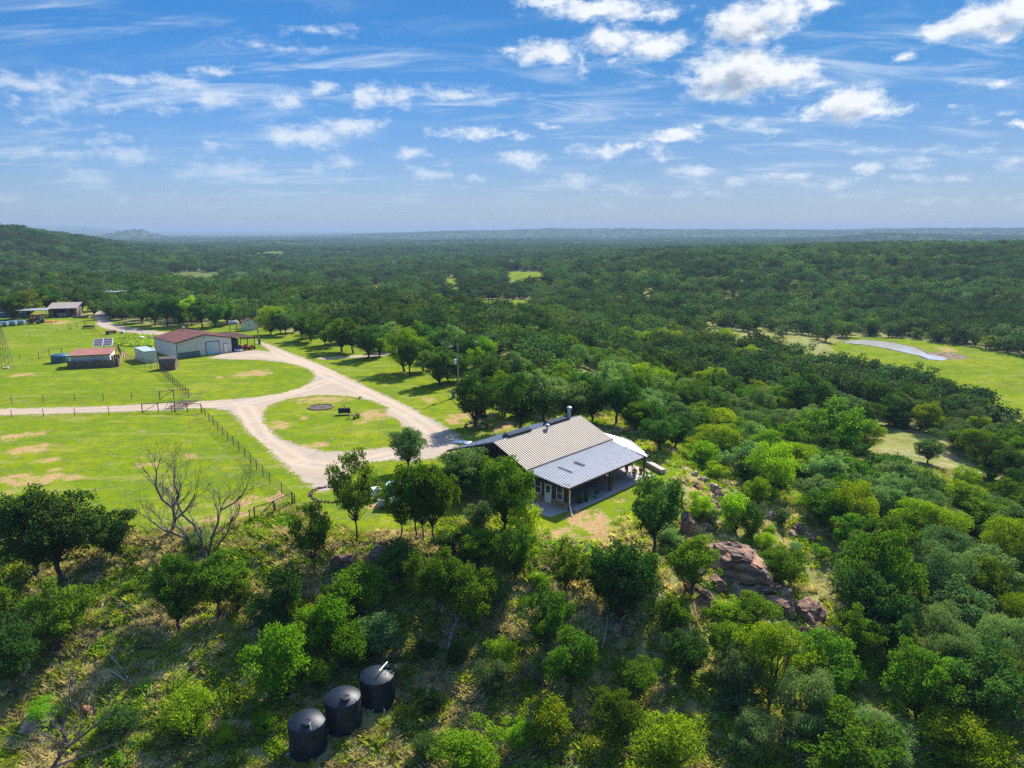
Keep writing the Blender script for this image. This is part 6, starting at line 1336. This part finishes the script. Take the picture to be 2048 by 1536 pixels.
k = ((pa > -.75) | (rs.uniform(0, 1, len(gx)) < .6)) & ((poly_sd(gx, gy, spur) > 0) | (rs.uniform(0, 1, len(gx)) < .3)); gx, gy, u = gx[k], gy[k], u[k]; n = len(gx)
u = u + .22 * (gx > 22) + .04
idx = np.select([u < .20, u < .38, u < .58, u < .76, u < .87, u < .95], [0, 1, 2, 3, 4, 5], 6)
s = rs.uniform(.6, 1.25, n) * np.where(idx >= 4, rs.uniform(.7, 1.5, n), 1)
scatter('wild_grass', TU, np.stack([gx, gy, terr(gx, gy) - .03], 1), np.stack([s * 1.2, s * 1.2, s], 1), rs.uniform(0, 6.28, n), idx)
# weeds along the pasture and behind the shop
n = 5200; px_ = rs.uniform(235, 335, n); py_ = rs.uniform(662, 700, n); w0, w1 = pix(235, 700), pix(335, 665)
gx = rs.uniform(-122, -78, n); gy = rs.uniform(168, 212, n); P_ = ppoly([(262, 672), (335, 676), (332, 690), (300, 694), (250, 694), (225, 680)]); k = poly_sd(gx, gy, P_) < 0; gx, gy = gx[k], gy[k]; n = len(gx); s = rs.uniform(.8, 2.0, n)
scatter('garden_weeds', TU[2:], np.stack([gx, gy, np.zeros(n)], 1), np.stack([s, s, s * .8], 1), rs.uniform(0, 6.28, n), rs.randint(0, 4, n))

# labels shared by several scattered rocks or brush heaps: say which one, counted from the left
_dup = {}
for o in list(COL.objects):
    if o.parent is None and o.get('category') in ('rock', 'boulder', 'dead branches') and 'ring' not in o['label'] and 'edging' not in o['label']: _dup.setdefault(o['label'], []).append(o)
for lb, L in _dup.items():
    if len(L) > 1:
        L.sort(key=lambda o: proj(*o.location)[0])
        for i, o in enumerate(L): o['label'] = '%s, %s from the left' % (lb, ordn(i))

for o in COL.objects:
    if o.parent is None and o.get('label') and len(o['label'].split()) > 16: print('LONG', o.name, o['label'])
# ------------------------------------------------------------------ air
hm = bpy.data.materials.new('haze'); hm.use_nodes = True; ht = hm.node_tree; ht.nodes.clear()
ho = ht.nodes.new('ShaderNodeOutputMaterial'); hv = ht.nodes.new('ShaderNodeVolumePrincipled'); hv.inputs['Color'].default_value = (0.36, 0.51, 0.74, 1); hv.inputs['Density'].default_value = 0.00017; hv.inputs['Anisotropy'].default_value = 0.0; hm.cycles.volume_sampling = 'DISTANCE'; hm.cycles.homogeneous_volume = True
ht.links.new(hv.outputs[0], ho.inputs['Volume'])
hz_ = MB().box(-16000, 16000, -60, 17500, -30, 125).build('haze', hm); tag(hz_, kind='stuff')
